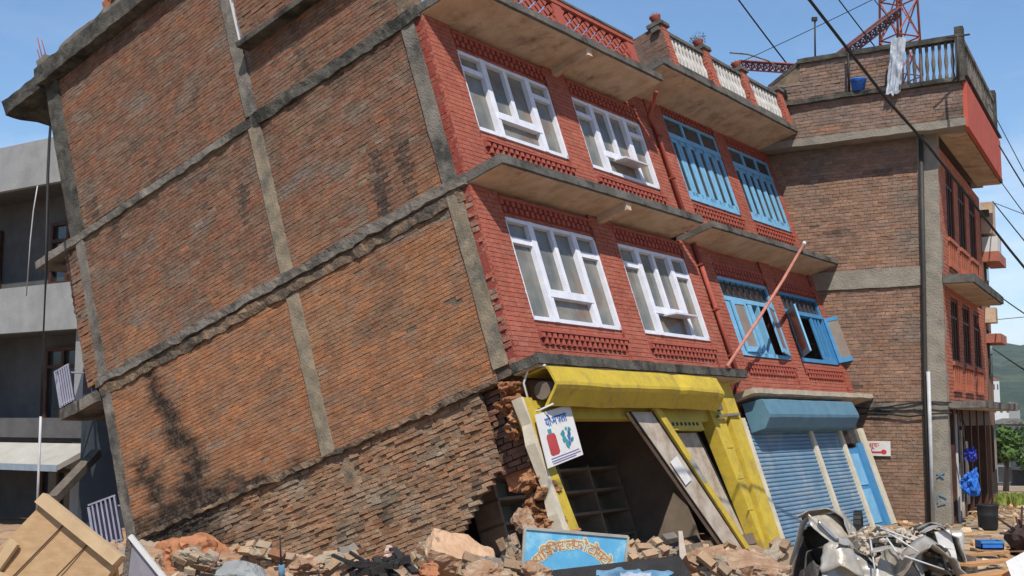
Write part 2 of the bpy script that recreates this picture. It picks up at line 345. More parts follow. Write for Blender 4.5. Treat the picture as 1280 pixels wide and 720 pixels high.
# ------------------------------------------------------------------ the leaning house with the yellow shop
def wall_col(y, z):
    """brick colour of the side wall: greyer above, orange below, soot streak where fires and drains stained it"""
    t = .5 + .9 * fbm(y, z * 1.6, 2.2, 60) + .25 * (R() - .5)
    lowc = mixc((.43, .19, .088), (.34, .172, .095), t)
    upc = mixc((.28, .125, .075), (.20, .125, .085), t)
    c = mixc(lowc, upc, (z - 2.6) / 1.6 + fbm(y, z, .7) * .9)
    g = fbm(y, z * 1.5, 1.1, 9)
    c = mixc(c, (.21, .185, .155), (g - .12) * 1.3 * (1.0 if z > 2.6 else .35))
    c = mixc(c, (.30, .25, .19), (fbm(y * .8, z * 2.2, 2.4, 91) - .38) * 1.6)
    c = mixc(c, (.15, .105, .075), min(.55, (fbm(y * .7, z * 1.6, 1.0, 95) - .22) * 1.1))
    c = mixc(c, (.33, .21, .12), (fbm(y, z, .8, 21) - .2) * (1.2 if z < 3.5 else .5))
    c = mixc(c, (.40, .15, .075), (fbm(y, z * 2.5, 3.5, 41) - .45) * 2.0)
    c = mixc(c, (.10, .075, .06), min(.6, (fbm(y, z * 2.2, 1.3, 33) - .42) * 1.2))
    if z > 3.2 and z < 9.8:                              # dark run-off stains under each beam
        for zb in (9.75, 6.0): c = mixc(c, (.06, .052, .046), min(.7, (.6 - (zb - z)) * 1.1 * (.5 + 1.3 * fbm(y * 2.5, z * .3, 1.3, 2))) if z < zb else 0)
    k = .86 + .24 * R()
    return tuple(x * k for x in c)
def soot(y, z):
    """burnt stain that runs down and widens towards the rear foot of the wall"""
    if z > 3.0: return 0
    yc = 8.15 - (2.9 - z) * .36 + .25 * noise.noise(Vector((z * 1.5, 0, 0))); w = .26 + max(0, 2.4 - z) * .16
    e = (1.0 - abs(y - yc) / w) * 1.0 + fbm(y, z, 1.6, 7) * .8 + fbm(y, z, 5, 17) * .45 + fbm(y, z, 14, 27) * .3
    if z < .6: e = max(e, (.6 - z) * 2.0 - abs(y - 7.7) * .42 + fbm(y, z, 3, 8) * .9)
    if z < 1.3: e = max(e, 1 - abs(y - 8.6 - .3 * (z - .8)) / .35 + fbm(y, z, 3, 19))
    return max(0, min(.96, e * 1.5 - .05))
H1 = thing('brick_house', 'leaning brick house with a bare side wall, white windows and a yellow shopfront', 'house', (3.8, 4.8, -3.1), LEAN)
mb = MB()
colys = [(.14, .42), (3.93, 4.22), (9.28, 9.52)]
def upin(y, z): return True
holes = [(2.05, 3.95), (1.85, 4.5), (.85, 1.33), (2.6, 3.35), (2.45, 5.6)]
def wall_in(y, z): return not any(abs(y - a) < .10 and abs(z - b) < .06 for a, b in holes)
nrm = (-1, 0, 0)
for (y0, y1) in ((.42, 3.93), (4.22, 9.28)):
    for (z0, z1) in ((-.12, 2.82), (3.16, 6.0), (6.28, 9.72)):
        if z0 > 6 and y0 < 1: z1 = 7.5
        mb.bricks((0, 0, 0), (0, 1, 0), (0, 0, 1), nrm, y0, y1, z0, z1, wall_col, bl=.22, bh=.060, gap=.009, jit=.0055, tilt=.2, skip=.004, inside=wall_in, shade=soot)
mb.bricks((0, 0, 0), (0, 1, 0), (0, 0, 1), nrm, 9.52, 9.95, 3.1, 6.0, wall_col, jit=.012)
mb.bricks((0, 0, 0), (0, 1, 0), (0, 0, 1), nrm, 0.0, .14, 0, 2.9, lambda y, z: mixc((.30, .2, .15), (.4, .12, .08), R()), bl=.12, jit=.035, skip=.15)
mb.bricks((0, 0, 0), (0, 1, 0), (0, 0, 1), nrm, 0.0, .14, 3.15, 6.1, lambda y, z: (.33, .07, .05), bl=.14, jit=.008)
# upper projecting block beside the mid column
mb.bricks((-.14, 0, 0), (0, 1, 0), (0, 0, 1), nrm, -.1, 3.78, 7.58, 9.7, wall_col, jit=.01)
mb.build('brick_wall', M_brick, H1)
mb = MB()                                                 # rough ground-floor courses, weathered proud of each other
def edge_low(z): return .85 if z > -1.35 else .85 + (-1.35 - z) * 1.3
def low_col(y, z):
    c = mixc((.36, .185, .10), (.34, .225, .14), R()); c = mixc(c, (.33, .265, .19), (fbm(y, z, 1.3, 4) - .05) * 1.6)
    c = mixc(c, (.10, .08, .06), (fbm(y, z, 1.8, 14) - .3) * 2); c = mixc(c, (.30, .12, .06), (1.5 - y) * .5)
    if y > 6.0: c = mixc(c, (.04, .035, .03), (y - 6.4) * .7 + fbm(y, z, 2.5, 7))
    k = .75 + .5 * R(); return tuple(x * k for x in c)
mb.bricks((.045, 0, 0), (0, 1, 0), (0, 0, 1), nrm, .85, 9.28, -3.1, -.2, low_col, bl=.20, bh=.062, gap=.010, dep=.10, jit=.021, tilt=.3, skip=.012,
          inside=lambda y, z: y > edge_low(z) + .1 * noise.noise(Vector((z * 5, 0, 0))) and not (3.6 < y < 3.95 and z > -.75))
mb.build('rough_brick_course', M_brick, H1)
mb = MB()
mb.box(.012, .24, .05, 9.5, -.15, 9.7); mb.box(-.118, .022, -.08, 3.76, 7.6, 9.7); mb.box(.03, .24, 9.5, 9.93, 3.1, 6.0)
mb.build('mortar_bed', M_mortar, H1)
mb = MB(); mb.polyyz([(.95, -.15), (9.5, -.15), (9.5, -3.1), (3.25, -3.1), (1.95, -2.1), (1.0, -1.3)], .070, .26)
mb.build('mortar_bed', M_mortar, H1)
mb = MB(); mb.rbox(.30, .5, .2, .95, -1.75, -.12, .12, .04); mb.build('broken_wall_core', M_orange, H1)
# concrete columns
for (y0, y1), segs in zip(colys, (((0.02, 2.98, M_conct), (3.15, 6.1, M_conc)), ((-.15, 2.72, M_conct), (3.05, 6.05, M_conct), (6.28, 9.8, M_conc)), ((-3.1, 2.8, M_conc), (3.15, 6.05, M_conc), (6.2, 9.75, M_concd)))):
    for z0, z1, m in segs:
        w = .0 if m is not M_concd else .12
        mb = MB(); mb.rbox(-.035, .20, y0 - w * .5, y1 + w, z0, z1, .14, .012, 4, seed=z0); mb.build('column', m, H1)
mb = MB(); mb.box(-.05, .02, 3.785, 3.95, 7.62, 9.65); mb.build('whitewashed_strip', M_whitewall, H1)
# floor bands
def band(z0, z1, y0, y1, m, amp=.02, x0=-.06, nm='concrete_band', st=.1, f=4):
    mb = MB(); mb.rbox(x0, .2, y0, y1, z0, z1, st, amp, f, seed=z0); return mb.build(nm, m, H1)
band(2.98, 3.15, -.02, 9.6, M_conc, .04, -.08)
band(2.76, 2.95, .10, 9.55, M_beam, .05, -.035, 'ragged_beam')
band(6.02, 6.26, -.02, 4.1, M_concd, .04, -.06); band(6.06, 6.22, 4.05, 9.8, M_conc, .03, -.06)
band(-.19, -.11, .42, 9.3, M_beam, .05, -.035, 'broken_ledge', .08, 5)
mb = MB(); mb.rbox(-.30, .1, -.12, 3.8, 7.47, 7.57, .15, .015); mb.build('ledge', M_concd, H1)
# rear overhangs seen edge-on behind the side wall
for z0, z1, ye in ((6.05, 6.22, 10.85), (2.72, 2.95, 10.85), (-.25, -.08, 10.5)):
    mb = MB(); mb.rbox(-.08, 7.6, 9.6, ye, z0, z1, .25, .02); mb.build('balcony_slab', M_conc, H1)
mb = MB(); mb.rbox(-.25, 7.6, 9.55, 10.85, 9.66, 10.0, .2, .04); mb.build('roof_slab', M_concd, H1)
mb = MB(); mb.rbox(-.28, 7.6, 4.3, 9.6, 9.74, 10.12, .16, .035); mb.build('roof_slab', M_concd, H1)
mb = MB(); mb.rbox(-.12, .1, 5.0, 8.9, 10.12, 10.34, .16, .05); mb.build('parapet', M_conc, H1)
mb = MB(); mb.bricks((-.05, 0, 0), (0, 1, 0), (0, 0, 1), nrm, 4.3, 7.4, 10.30, 10.62, lambda y, z: (.42, .15, .07), jit=.03, dep=.2, skip=.1); mb.build('parapet_brick', M_brick, H1)
mb = MB(); mb.rbox(-.12, .2, 9.35, 9.68, 10.05, 10.42, .1, .03); mb.build('column_stub', M_conc, H1)
mb = MB()
for q in ((9.42, 10.4, 10.85), (9.55, 10.4, 10.98), (9.62, 10.4, 10.72)): mb.tube([(-.03, q[0], q[1]), (-.05, q[0] + .03, q[2])], .012, 5)
mb.build('rebar', M_rust, H1)
# rear railings, white and blue bars
for z0, z1, y0, y1, sl in ((2.98, 3.75, 10.35, 10.8, .0), (-.1, .80, 9.62, 10.45, .25)):
    mb = MB(); n = 7
    mb.bar((-.05, y0, z1), (-.05, y1, z1 + sl * .2), .03); mb.bar((-.05, y0, z0 + .05), (-.05, y1, z0 + .05), .03)
    for i in range(n): y = y0 + (y1 - y0) * i / (n - 1); mb.box(-.075, -.05, y, y + .022, z0, z1 + .01)
    for i in range(9): x = -.05 + i * .8; mb.box(x, x + .03, y1, y1 + .03, z0, z1)
    mb.bar((-.05, y1, z1), (7.5, y1, z1), .03); mb.build('railing', mat('dull lavender paint', (.34, .34, .42), .7, bump=0), H1)
    mb = MB(); mb.box(-.03, -.02, y0, y1, z0, z1); mb.build('railing_sheet', M_navy, H1)
# structure inside
mb = MB()
for z in (2.95, 6.08): mb.box(.25, 7.6, .3, 9.5, z, z + .14)
mb.box(.25, 7.6, .3, 9.5, -.16, -.04); mb.box(.25, 7.62, 9.3, 9.5, -3.1, 9.7); mb.box(.25, 7.6, 4.3, 9.5, 9.6, 9.74); mb.box(.26, 7.62, 4.2, 4.38, 6.2, 9.6)
mb.box(7.56, 7.62, .3, 9.4, -3.1, 6.1); mb.box(0.1, 7.6, .0, 9.4, -3.3, -3.1)
mb.build('inner_structure', M_dark, H1)
mb = MB(); mb.box(.45, 7.5, 3.2, 3.3, -3.1, -.16); mb.box(5.2, 5.3, .6, 3.2, -3.1, -.16); mb.build('shop_back_wall', M_dark, H1)

def redc(x, z): k = .92 + .14 * R() + .16 * fbm(x, z, .8, 70); return mixc((.40 * k, .118 * k, .076 * k), (.42, .20, .14), (fbm(x, z * 1.5, 1.6, 75) - .25) * .8 + (.12 if R() < .05 else 0))
def facade(H, panels, x0, x1, floors, wins, open_w=()):
    """brick panels with openings; wins: (x0,x1,z0,z1)"""
    mb = MB(); mo = MB()
    for (z0, z1) in floors:
        ws = sorted([w for w in wins if w[2] > z0 and w[3] < z1 + .01]); x = x0
        cells = []
        for w in ws: cells.append((x, w[0], z0, z1)); cells.append((w[0], w[1], z0, w[2])); cells.append((w[0], w[1], w[3], z1)); x = w[1]
        cells.append((x, x1, z0, z1))
        for i, (a, b, c, d) in enumerate(cells):
            pil = (c == z0 and d == z1)
            off = -.055 if pil else 0
            if b - a < .02: continue
            e = .0 if pil else .0
            mb.bricks((0, off, 0), (1, 0, 0), (0, 0, 1), (0, -1, 0), a, b, c, d, redc, bl=.23, bh=.072, gap=.010, dep=.012, jit=.003)
            if pil:      # the returns of the pilaster
                mb.bricks((a, 0, 0), (0, 1, 0), (0, 0, 1), (-1, 0, 0), -.055, 0, c, d, redc, bl=.2, bh=.07, gap=.014, dep=.01, jit=.003)
                mb.bricks((b, 0, 0), (0, 1, 0), (0, 0, 1), (1, 0, 0), -.055, 0, c, d, redc, bl=.2, bh=.07, gap=.014, dep=.01, jit=.003)
            mo.box(a + .001, b - .001, off + .009, .25, c, d)
    mb.build('front_wall', M_red, H); mo.build('wall_core', M_redm, H)
def dentils(H, x0, x1, z, up=True):
    mb = MB(); n = int((x1 - x0) / .155); w = (x1 - x0) / n
    for i in range(n):
        a = x0 + i * w; mb.box(a, a + w * .55, -.075, 0.0, z, z + .085)
        b = a + w * .5
        if b + w * .55 < x1: mb.box(b, b + w * .55, -.05, 0.0, z - .10, z - .008)
    mb.box(x0, x1, -.09, .0, z + .088, z + .13); mb.build('dentil_course', M_redp, H)
    mb = MB(); mb.box(x0, x1, -.006, .012, z - .11, z + .086); mb.build('painted_shade_strip', M_redm, H)  # flat dark red strip paints in the shade between the dentils
def white_window(H, x0, x1, z0, z1, vent=0):
    w, h = x1 - x0, z1 - z0; t = .085
    f = MB(); Y0, Y1 = -.03, .10
    f.box(x0, x1, Y0, Y1, z1 - t * .8, z1); f.box(x0, x1, Y0, Y1, z0, z0 + t * .8); f.box(x0, x0 + t * .8, Y0, Y1, z0, z1); f.box(x1 - t * .8, x1, Y0, Y1, z0, z1)
    p1, p2, pm = x0 + .26 * w, x0 + .74 * w, x0 + .5 * w; zt = z0 + .78 * h; zb = z0 + .30 * h
    for p in (p1, p2): f.box(p - t * .85, p + t * .85, Y0 - .01, Y1, z0 + .002, z1 - .002)
    f.box(pm - t * .6, pm + t * .6, Y0 + .01, Y1, zb, z1 - .003)
    for a, b in ((x0, p1), (p2, x1)): f.box(a + .01, b - .01, Y0 + .012, Y1, zt - t * .6, zt + t * .6)
    f.box(p1, p2, Y0 - .02, Y1, zb - t * 1.1, zb + t * .5)
    wn = thing('window', None, None, (x0, 0, z0), None); wn.parent = H; wn.matrix_parent_inverse = Matrix.Identity(4)
    wn.matrix_basis = Matrix.Translation(Vector((x0, 0, z0)) - Vector(H['_b']))
    f.build('frame', M_white, wn)
    g = MB(); g.box(x0 + .03, x1 - .03, .05, .06, z0 + .03, z1 - .03); g.build('pane', M_pane, wn)
    if vent:
        c = MB(); a, b = p1 + .08, p2 - .08; zz = zb - t
        c.obox(((a + b) / 2 + .12, -.14, zz - .05), ((b - a) / 2 * .8, 0, .0), (0, .15, .03), (0, -.004, .014)); c.build('vent_sash', M_white, wn)
    return wn
AW = [(.73, 3.55), (4.34, 7.10)]
winsA = [(AW[0][0], AW[0][1], 4.10, 5.63), (AW[1][0], AW[1][1], 4.10, 5.63), (AW[0][0], AW[0][1], .73, 2.52), (AW[1][0], AW[1][1], .73, 2.52)]
facade(H1, None, 0, 7.62, [(0.0, 2.95), (3.15, 6.1)], winsA)
for i, w in enumerate(winsA):
    white_window(H1, *w, vent=(i in (1, 3)))
    dentils(H1, w[0] - .02, w[1] + .05, w[3] + .20); dentils(H1, w[0] + .1, w[1] + .05, w[2] - .30)
# front slabs
def slab(H, x0, x1, yo, z0, z1, nm='balcony_slab', mf=None, seed=0, tap=0.0):
    mb = MB(); mb.rbox(x0, x1, -yo, .06, z0 + .012, z1, .14, .012, 3, seed); mb.build(nm, mf or M_slabf, H)
    mb = MB(); mb.prism([(x0 + .03, -yo + .06, z0 - .005), (x1 - .03, -yo + .06, z0 - .005), (x1 - .03, .05, z0 - .005 - tap), (x0 + .03, .05, z0 - .005 - tap)], (0, 0, .03)); mb.build('soffit', M_soffit, H)
slab(H1, -.12, 7.30, .46, -.20, -.03, mf=M_concd)
slab(H1, -.03, 6.95, .76, 2.98, 3.15); slab(H1, -.03, 6.75, 1.0, 6.08, 6.24)
for z, yo in ((2.98, .7), (6.08, .9)):
    mb = MB(); mb.rbox(3.85, 4.02, -yo, -.06, z - .14, z, .1, .015); mb.build('bracket_beam', M_soffit, H1)
# perforated red parapet on the roof edge
mb = MB(); x0p, x1p, yp = .2, 6.0, -.9
mb.box(x0p, x1p, yp, yp + .12, 6.24, 6.36); mb.box(x0p - .03, x1p + .03, yp - .03, yp + .15, 6.80, 6.90)
for x in (.2, 3.0, 5.75): mb.box(x, x + .3, yp - .012, yp + .13, 6.36, 6.80)
n = 36
for i in range(n):
    x = x0p + .3 + i * (x1p - x0p - .4) / n
    for r_ in range(4):
        if (i + r_) % 2 == 0: mb.obox((x, yp + .06, 6.41 + r_ * .11), (.045, 0, .045), (0, .05, 0), (-.045, 0, .045))
mb.build('perforated_parapet', M_redp, H1)
mb = MB(); mb.box(x0p - .05, x1p + .05, yp - .05, yp + .17, 6.90, 6.95); mb.build('coping', M_slabf, H1)
# side return pier of brick at the end of the terrace
# shop front
mb = MB()                                                  # bent yellow shutter hood
nseg = 24; prof = [(-.0, -.22), (-.44, -.22), (-.48, -.24), (-.545, -.50), (-.54, -.55), (-.50, -.60), (-.28, -.80), (-.23, -.78), (-.47, -.57), (-.505, -.53), (-.51, -.50), (-.45, -.27), (-.41, -.25), (-.0, -.25)]
pr = len(prof)
for i in range(nseg + 1):
    x = .05 + 5.7 * i / nseg; dz = .02 * noise.noise(Vector((x * .9, 0, 0))) - .02 * max(0, x - 4.6) - (.03 if i == nseg else 0); dy = .02 * noise.noise(Vector((x * 1.4, 4, 0))) + (.03 if i == 17 else 0)
    for (y, z) in prof: mb.v.append((x, y + dy, z + dz * (1 if z < -.3 else .4)))
for i in range(nseg):
    for k in range(pr): mb.face((i * pr + k, i * pr + (k + 1) % pr, (i + 1) * pr + (k + 1) % pr, (i + 1) * pr + k))
mb.face(range(pr)); mb.face([nseg * pr + k for k in range(pr)])
mb.build('shutter_hood', M_yel, H1)
mb = MB(); mb.tube([(.15, -.2, -.52), (5.7, -.2, -.54)], .14, 10); mb.build('shutter_roll', M_dark, H1)
mb = MB(); mb.tube([(.02, -.46, -.22), (-.02, -.20, -.16), (-.02, -.03, -.35), (0, -.02, -.75)], .018, 6); mb.tube([(.03, -.40, -.80), (.0, -.15, -.82), (0, -.02, -.78)], .015, 6); mb.build('hood_rim', M_whitewall, H1)
mb = MB(); mb.polyxz([(-.26, -.6), (-.02, -.6), (.10, -1.7), (.27, -2.66), (.36, -3.1), (.06, -3.1), (-.06, -2.4)], -.10, .10); mb.build('door_post', M_yel, H1)
mb = MB(); mb.polyxz([(-.33, -.6), (-.262, -.6), (-.062, -2.4), (.058, -3.1), (-.10, -3.1), (-.22, -2.35), (-.18, -1.9), (-.29, -1.3), (-.24, -1.0)], -.115, .06); mb.build('plaster_edge', M_cream, H1)
mb = MB(); mb.box(.1, 5.9, -.03, .12, -.90, -.62); mb.box(.15, 3.6, -.05, -.03, -.75, -.70); mb.build('lintel', M_yeld, H1)
mb = MB(); mb.polyxz([(3.75, -.90), (5.5, -.90), (5.55, -1.12), (3.85, -1.10)], -.03, .05)
mb.build('fanlight_panel', M_yeld, H1)
mb = MB()
for i in range(9): mb.box(4.0 + i * .16, 4.08 + i * .16, -.036, -.028, -1.03, -.97)
mb.build('fanlight_slot', M_black, H1)
mb = MB(); mb.polyxz([(5.78, -.3), (6.42, -.3), (6.42, -3.5), (6.30, -3.5), (5.92, -1.2)], -.10, .16); mb.build('pier', M_yel, H1)
mb = MB(); mb.box(6.52, 7.02, -.16, .16, -3.5, -.2); mb.build('pier', M_yel, H1)
mb = MB(); mb.box(6.42, 6.52, -.02, .16, -3.5, -.3); mb.box(7.02, 7.22, -.05, .16, -3.5, -.2); mb.box(5.5, 5.92, -.02, .16, -.95, -.3)
for z in (-.95, -1.5, -2.1, -2.7): mb.box(6.1, 6.36, -.112, -.1, z, z + .03)
mb.build('pier_groove', M_yeld, H1)
mb = MB(); mb.box(7.22, 7.40, -.08, .1, -3.4, -.9); mb.build('white_trim', M_cream, H1)
mb = MB(); mb.box(5.95, 6.25, -.2, -.1, -.78, -.52); mb.bar((6.0, -.16, -.9), (6.9, -.2, -.86), .05); mb.build('meter_box', M_conc, H1)
# broken corner masonry still hanging at the door post
mb = MB()
for i, (y, z, s_) in enumerate(((.22, -.35, .20), (.30, -.62, .22), (.12, -.85, .18), (.34, -.98, .16), (.10, -1.45, .13), (.22, -1.78, .24), (.10, -2.0, .20), (.30, -2.22, .24), (.12, -2.4, .22), (.34, -2.62, .2), (.1, -2.75, .24))):
    mb.col = mixc((.95, .8, .65), (.7, .5, .4), R()); mb.rock((-.02 - .05 * R(), y, z), (s_ * 1.1, s_ * 1.2, s_ * .85), seed=i + 40, sub=4, rough=.45, planes=9)
mb.build('broken_corner', mat('hanging masonry', (.44, .29, .18), .97, (.30, .17, .10), 5, 1, 22, attr=True, spec=.08), H1)
mb = MB(); mb.bricks((.22, 0, 0), (0, 1, 0), (0, 0, 1), nrm, .12, 1.0, -1.5, -.15, lambda y, z: mixc((.26, .12, .08), (.18, .11, .08), R()), jit=.03, gap=.02, dep=.1); mb.build('wall_stump', M_brick, H1)  # brick colours darkened to paint in the shadow at the broken corner

# ------------------------------------------------------------------ second leaning house, blue windows
H2 = thing('brick_house', 'leaning red brick house with blue windows, blue shop shutter and a baluster roof terrace', 'house', (11.3, 4.8, -3.1), LEAN)
BW = [(8.42, 11.12), (11.72, 14.20)]
winsB = [(BW[0][0], BW[0][1], 4.12, 6.20), (BW[1][0], BW[1][1], 4.12, 6.10), (BW[0][0], BW[0][1], .50, 2.30), (BW[1][0], BW[1][1], .50, 2.25)]
facade(H2, None, 7.70, 14.95, [(-.36, 2.93), (3.08, 6.50)], winsB)
mb = MB(); mb.bricks((0, -.02, 0), (1, 0, 0), (0, 0, 1), (0, -1, 0), 6.76, 7.7, 6.10, 6.50, redc, bh=.072, gap=.01, dep=.012, jit=.003); mb.bricks((0, -.02, 0), (1, 0, 0), (0, 0, 1), (0, -1, 0), 7.62, 7.7, -.3, 6.1, redc, bh=.072, gap=.01, dep=.012, jit=.003); mb.build('front_wall', M_red, H2)
mb = MB(); mb.box(6.76, 7.7, -.012, .25, 6.05, 6.50); mb.box(7.615, 7.7, -.012, .2, -.4, 6.05); mb.build('wall_core', M_redm, H2)
for w in winsB[:2]: dentils(H2, w[0], w[1], w[3] + .12); dentils(H2, w[0] + .05, w[1], w[2] - .25)
for w in winsB[2:]: dentils(H2, w[0], w[1], w[3] + .16); dentils(H2, w[0] + .05, w[1], w[2] - .30)
def sub_window(H, x0, z0):
    wn = thing('window', None, None, (x0, 0, z0), None); wn.parent = H; wn.matrix_basis = Matrix.Translation(Vector((x0, 0, z0)) - Vector(H['_b'])); return wn
for (x0, x1, z0, z1) in winsB[:2]:                        # upper: transom of three, six narrow lights below
    wn = sub_window(H2, x0, z0); f = MB(); t = .07; zt = z0 + (z1 - z0) * .76
    f.box(x0, x1, -.03, .1, z1 - t, z1); f.box(x0, x1, -.03, .1, z0, z0 + t * 1.6); f.box(x0, x0 + t, -.03, .1, z0, z1); f.box(x1 - t, x1, -.03, .1, z0, z1)
    f.box(x0, x1, -.04, .1, zt - .06, zt + .06)
    for i in (1, 2): x = x0 + (x1 - x0) * i / 3; f.box(x - .05, x + .05, -.035, .1, z0, z1)
    for i in range(6): x = x0 + (x1 - x0) * (i + .5) / 6; f.box(x - .21, x - .10, -.02, .1, z0 + .02, zt - .02); f.box(x + .10, x + .21, -.02, .1, z0 + .02, zt - .02); f.box(x - .2, x + .2, -.02, .1, zt - .16, zt - .04); f.box(x - .2, x + .2, -.02, .1, z0 + .05, z0 + .22)
    f.build('frame', M_blue, wn); g = MB(); g.box(x0 + .02, x1 - .02, -.004, .012, z0 + .02, z1 - .02); g.build('pane', M_paned, wn)
def leaf(wn, hx, z0, z1, w, ang, side=1, m=None):
    """an opened casement hinged at hx; ang 0 = shut, side +1 opens from the left jamb"""
    d = Vector((cos(ang) * side, -sin(ang), 0)); n = Vector((sin(ang) * side, cos(ang), 0)); f = MB(); o = Vector((hx, -.045, 0))
    def bx(a, b, c, e, th=.02):
        f.obox(o + d * ((a + b) / 2) + Vector((0, 0, (c + e) / 2)), d * ((b - a) / 2), n * th, (0, 0, (e - c) / 2))
    t = .09; bx(0, t, z0, z1); bx(w - t, w, z0, z1); bx(t, w - t, z1 - t, z1, .018); bx(t, w - t, z0, z0 + t * 1.3, .018)
    lf = f.build('casement', m or M_blued, wn)
    f = MB(); bx(t, w - t, z0 + t, z1 - t, .004); f.build('pane', mat('mirror pane of leaf', (.26, .22, .18), .2, (.2, .16, .13), 2, 0, spec=.6), lf)
for k, (x0, x1, z0, z1) in enumerate(winsB[2:]):
    wn = sub_window(H2, x0, z0); f = MB(); t = .07; zt = z0 + (z1 - z0) * .72
    f.box(x0, x1, -.03, .1, z1 - t, z1); f.box(x0, x1, -.03, .1, z0, z0 + t * 1.3); f.box(x0, x0 + t, -.03, .1, z0, z1); f.box(x1 - t, x1, -.03, .1, z0, z1)
    f.box(x0, x1, -.04, .1, zt - .05, zt + .05)
    if k == 0:
        f.box(x0 + .07, x0 + .30, -.02, .1, z0, zt); f.box(x0 + .86, x0 + .94, -.03, .1, z0, zt); f.box(x0 + 1.22, x0 + 1.42, -.03, .14, z0, zt); f.box(x0 + 1.75, x0 + 1.84, -.03, .1, z0, zt)
    else:
        f.box(x0 + .12, x0 + .18, -.03, .0, z0, zt); f.box(x0 + 1.60, x0 + 1.74, -.02, .02, z0, zt); f.box(x0 + 1.88, x0 + 1.98, -.01, .02, z0, zt); f.box(x0 + 2.12, x0 + 2.20, -.01, .02, z0, zt); f.box(x0 + 1.74, x0 + 2.45, .0, .08, z0, z0 + .2); f.box(x0 + 1.74, x0 + 2.45, .08, .09, z0, zt)
    f.build('frame', M_blued if k else M_blue, wn)
    g = MB(); n = 9
    for i in range(n): x = x0 + (x1 - x0) * (i + .5) / n; g.box(x - .012, x + .012, -.01, .02, zt, z1)
    g.build('grille', M_grille, wn)
    g = MB(); g.box(x0 + .02, x1 - .02, .06, .07, zt, z1 - .02)
    if k == 0: g.box(x0 + .3, x0 + .9, .05, .06, z0 + .05, zt)
    g.build('pane', M_paned, wn)
    if k == 0:
        leaf(wn, x0 + .32, z0 + .08, zt - .04, .62, radians(4), 1, M_blue)
        leaf(wn, x1 - .05, z0 + .08, zt - .04, .85, radians(12), -1, M_blue)
    else:
        leaf(wn, x0 + .06, z0 + .08, zt - .04, .62, radians(138), 1, M_blue)
        leaf(wn, x1 - .04, z0 + .04, zt - .04, .72, radians(145), -1, M_blued)
slab(H2, 7.25, 14.75, .80, 2.93, 3.07, seed=3); slab(H2, 6.70, 14.0, 1.16, 6.40, 6.56, seed=5)
slab(H2, 7.35, 14.6, .46, -.52, -.40, 'sill_slab', mat('dusty pale cement', (.42, .36, .27), .9, (.30, .25, .19), 4, .4))
mb = MB()                                                  # balustrade on the terrace
def lathe(mb, c, prof, n=7):
    b = len(mb.v)
    for (r, z) in prof:
        for k in range(n): a = 2 * pi * k / n; mb.v.append((c[0] + r * cos(a), c[1] + r * sin(a), c[2] + z))
    for i in range(len(prof) - 1):
        for k in range(n): mb.face((b + i * n + k, b + i * n + (k + 1) % n, b + (i + 1) * n + (k + 1) % n, b + (i + 1) * n + k), True)
yb = -1.04; zb0, zb1 = 6.66, 7.36
bprof = [(.05, 0), (.055, .05), (.03, .09), (.055, .2), (.06, .28), (.03, .42), (.035, .5), (.055, .56), (.05, .62), (.05, .70)]
piers = [7.30, 9.35, 11.4, 13.60]
for a, b in zip(piers[:-1], piers[1:]):
    n = 10
    for i in range(n): lathe(mb, (a + .30 + (b - a - .50) * i / (n - 1), yb, zb0), bprof)
mb.build('baluster', M_lat if False else mat('whitewashed cement', (.55, .52, .48), .9, (.38, .35, .31), 6, .2), H2)
mb = MB(); mb.box(7.1, 13.7, yb - .09, yb + .09, zb1, zb1 + .09); mb.box(7.1, 13.7, yb - .09, yb + .09, zb0 - .12, zb0); mb.build('handrail', M_slabf, H2)
for i, x in enumerate(piers):
    mb = MB(); w = .32 if i else .30
    mb.bricks((x - w / 2 + .05, yb - .12, 0), (1, 0, 0), (0, 0, 1), (0, -1, 0), 0, w, 6.54, 7.50, redc, bl=.2, jit=.005)
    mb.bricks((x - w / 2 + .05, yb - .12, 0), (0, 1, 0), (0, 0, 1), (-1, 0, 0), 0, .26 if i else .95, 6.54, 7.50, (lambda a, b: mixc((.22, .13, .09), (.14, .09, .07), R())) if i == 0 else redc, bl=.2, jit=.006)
    mb.col = (.30, .08, .06); mb.box(x - w / 2 + .062, x + w / 2 + .04, yb - .108, yb + .13, 6.54, 7.49)
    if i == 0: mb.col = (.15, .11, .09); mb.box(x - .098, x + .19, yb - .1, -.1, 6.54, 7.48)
    o = mb.build('pier', M_red, H2)
    mb = MB(); mb.box(x - .16, x + .26, yb - .17, yb + .18, 7.50, 7.59); mb.build('cap', M_slabf, o)
for i, x in enumerate((7.35, 9.4, 11.45)):
    pt = thing('flower_pot', ('terracotta pot with a dry plant on the leftmost pier of the roof balustrade', 'terracotta pot with a bushy dry plant on the second pier of the roof balustrade', 'terracotta pot on the third pier of the roof balustrade')[i], 'flower pot', (x, yb, 7.59), LEAN, 'pots on the balustrade piers')
    mb = MB(); lathe(mb, (x, yb, 7.59), [(.0, .0), (.08, 0), (.12, .18), (.13, .2), (.10, .2), (.09, .17), (0, .17)], 12); mb.build('pot', M_redp, pt)
    mb = MB()
    for _ in range((60, 170, 40)[i]):
        d = Vector((random.gauss(0, 1), random.gauss(0, 1), abs(random.gauss(0, 1)))).normalized(); c = Vector((x, yb, 7.76)) + d * U(.04, (.14, .26, .12)[i])
        t = Vector((U(-1, 1), U(-1, 1), U(-1, 1))).normalized() * .03; q = t.cross(d).normalized() * .012; mb.quad(c - q, c + t, c + q, c - t)
    mb.build('foliage', M_leafp, pt)
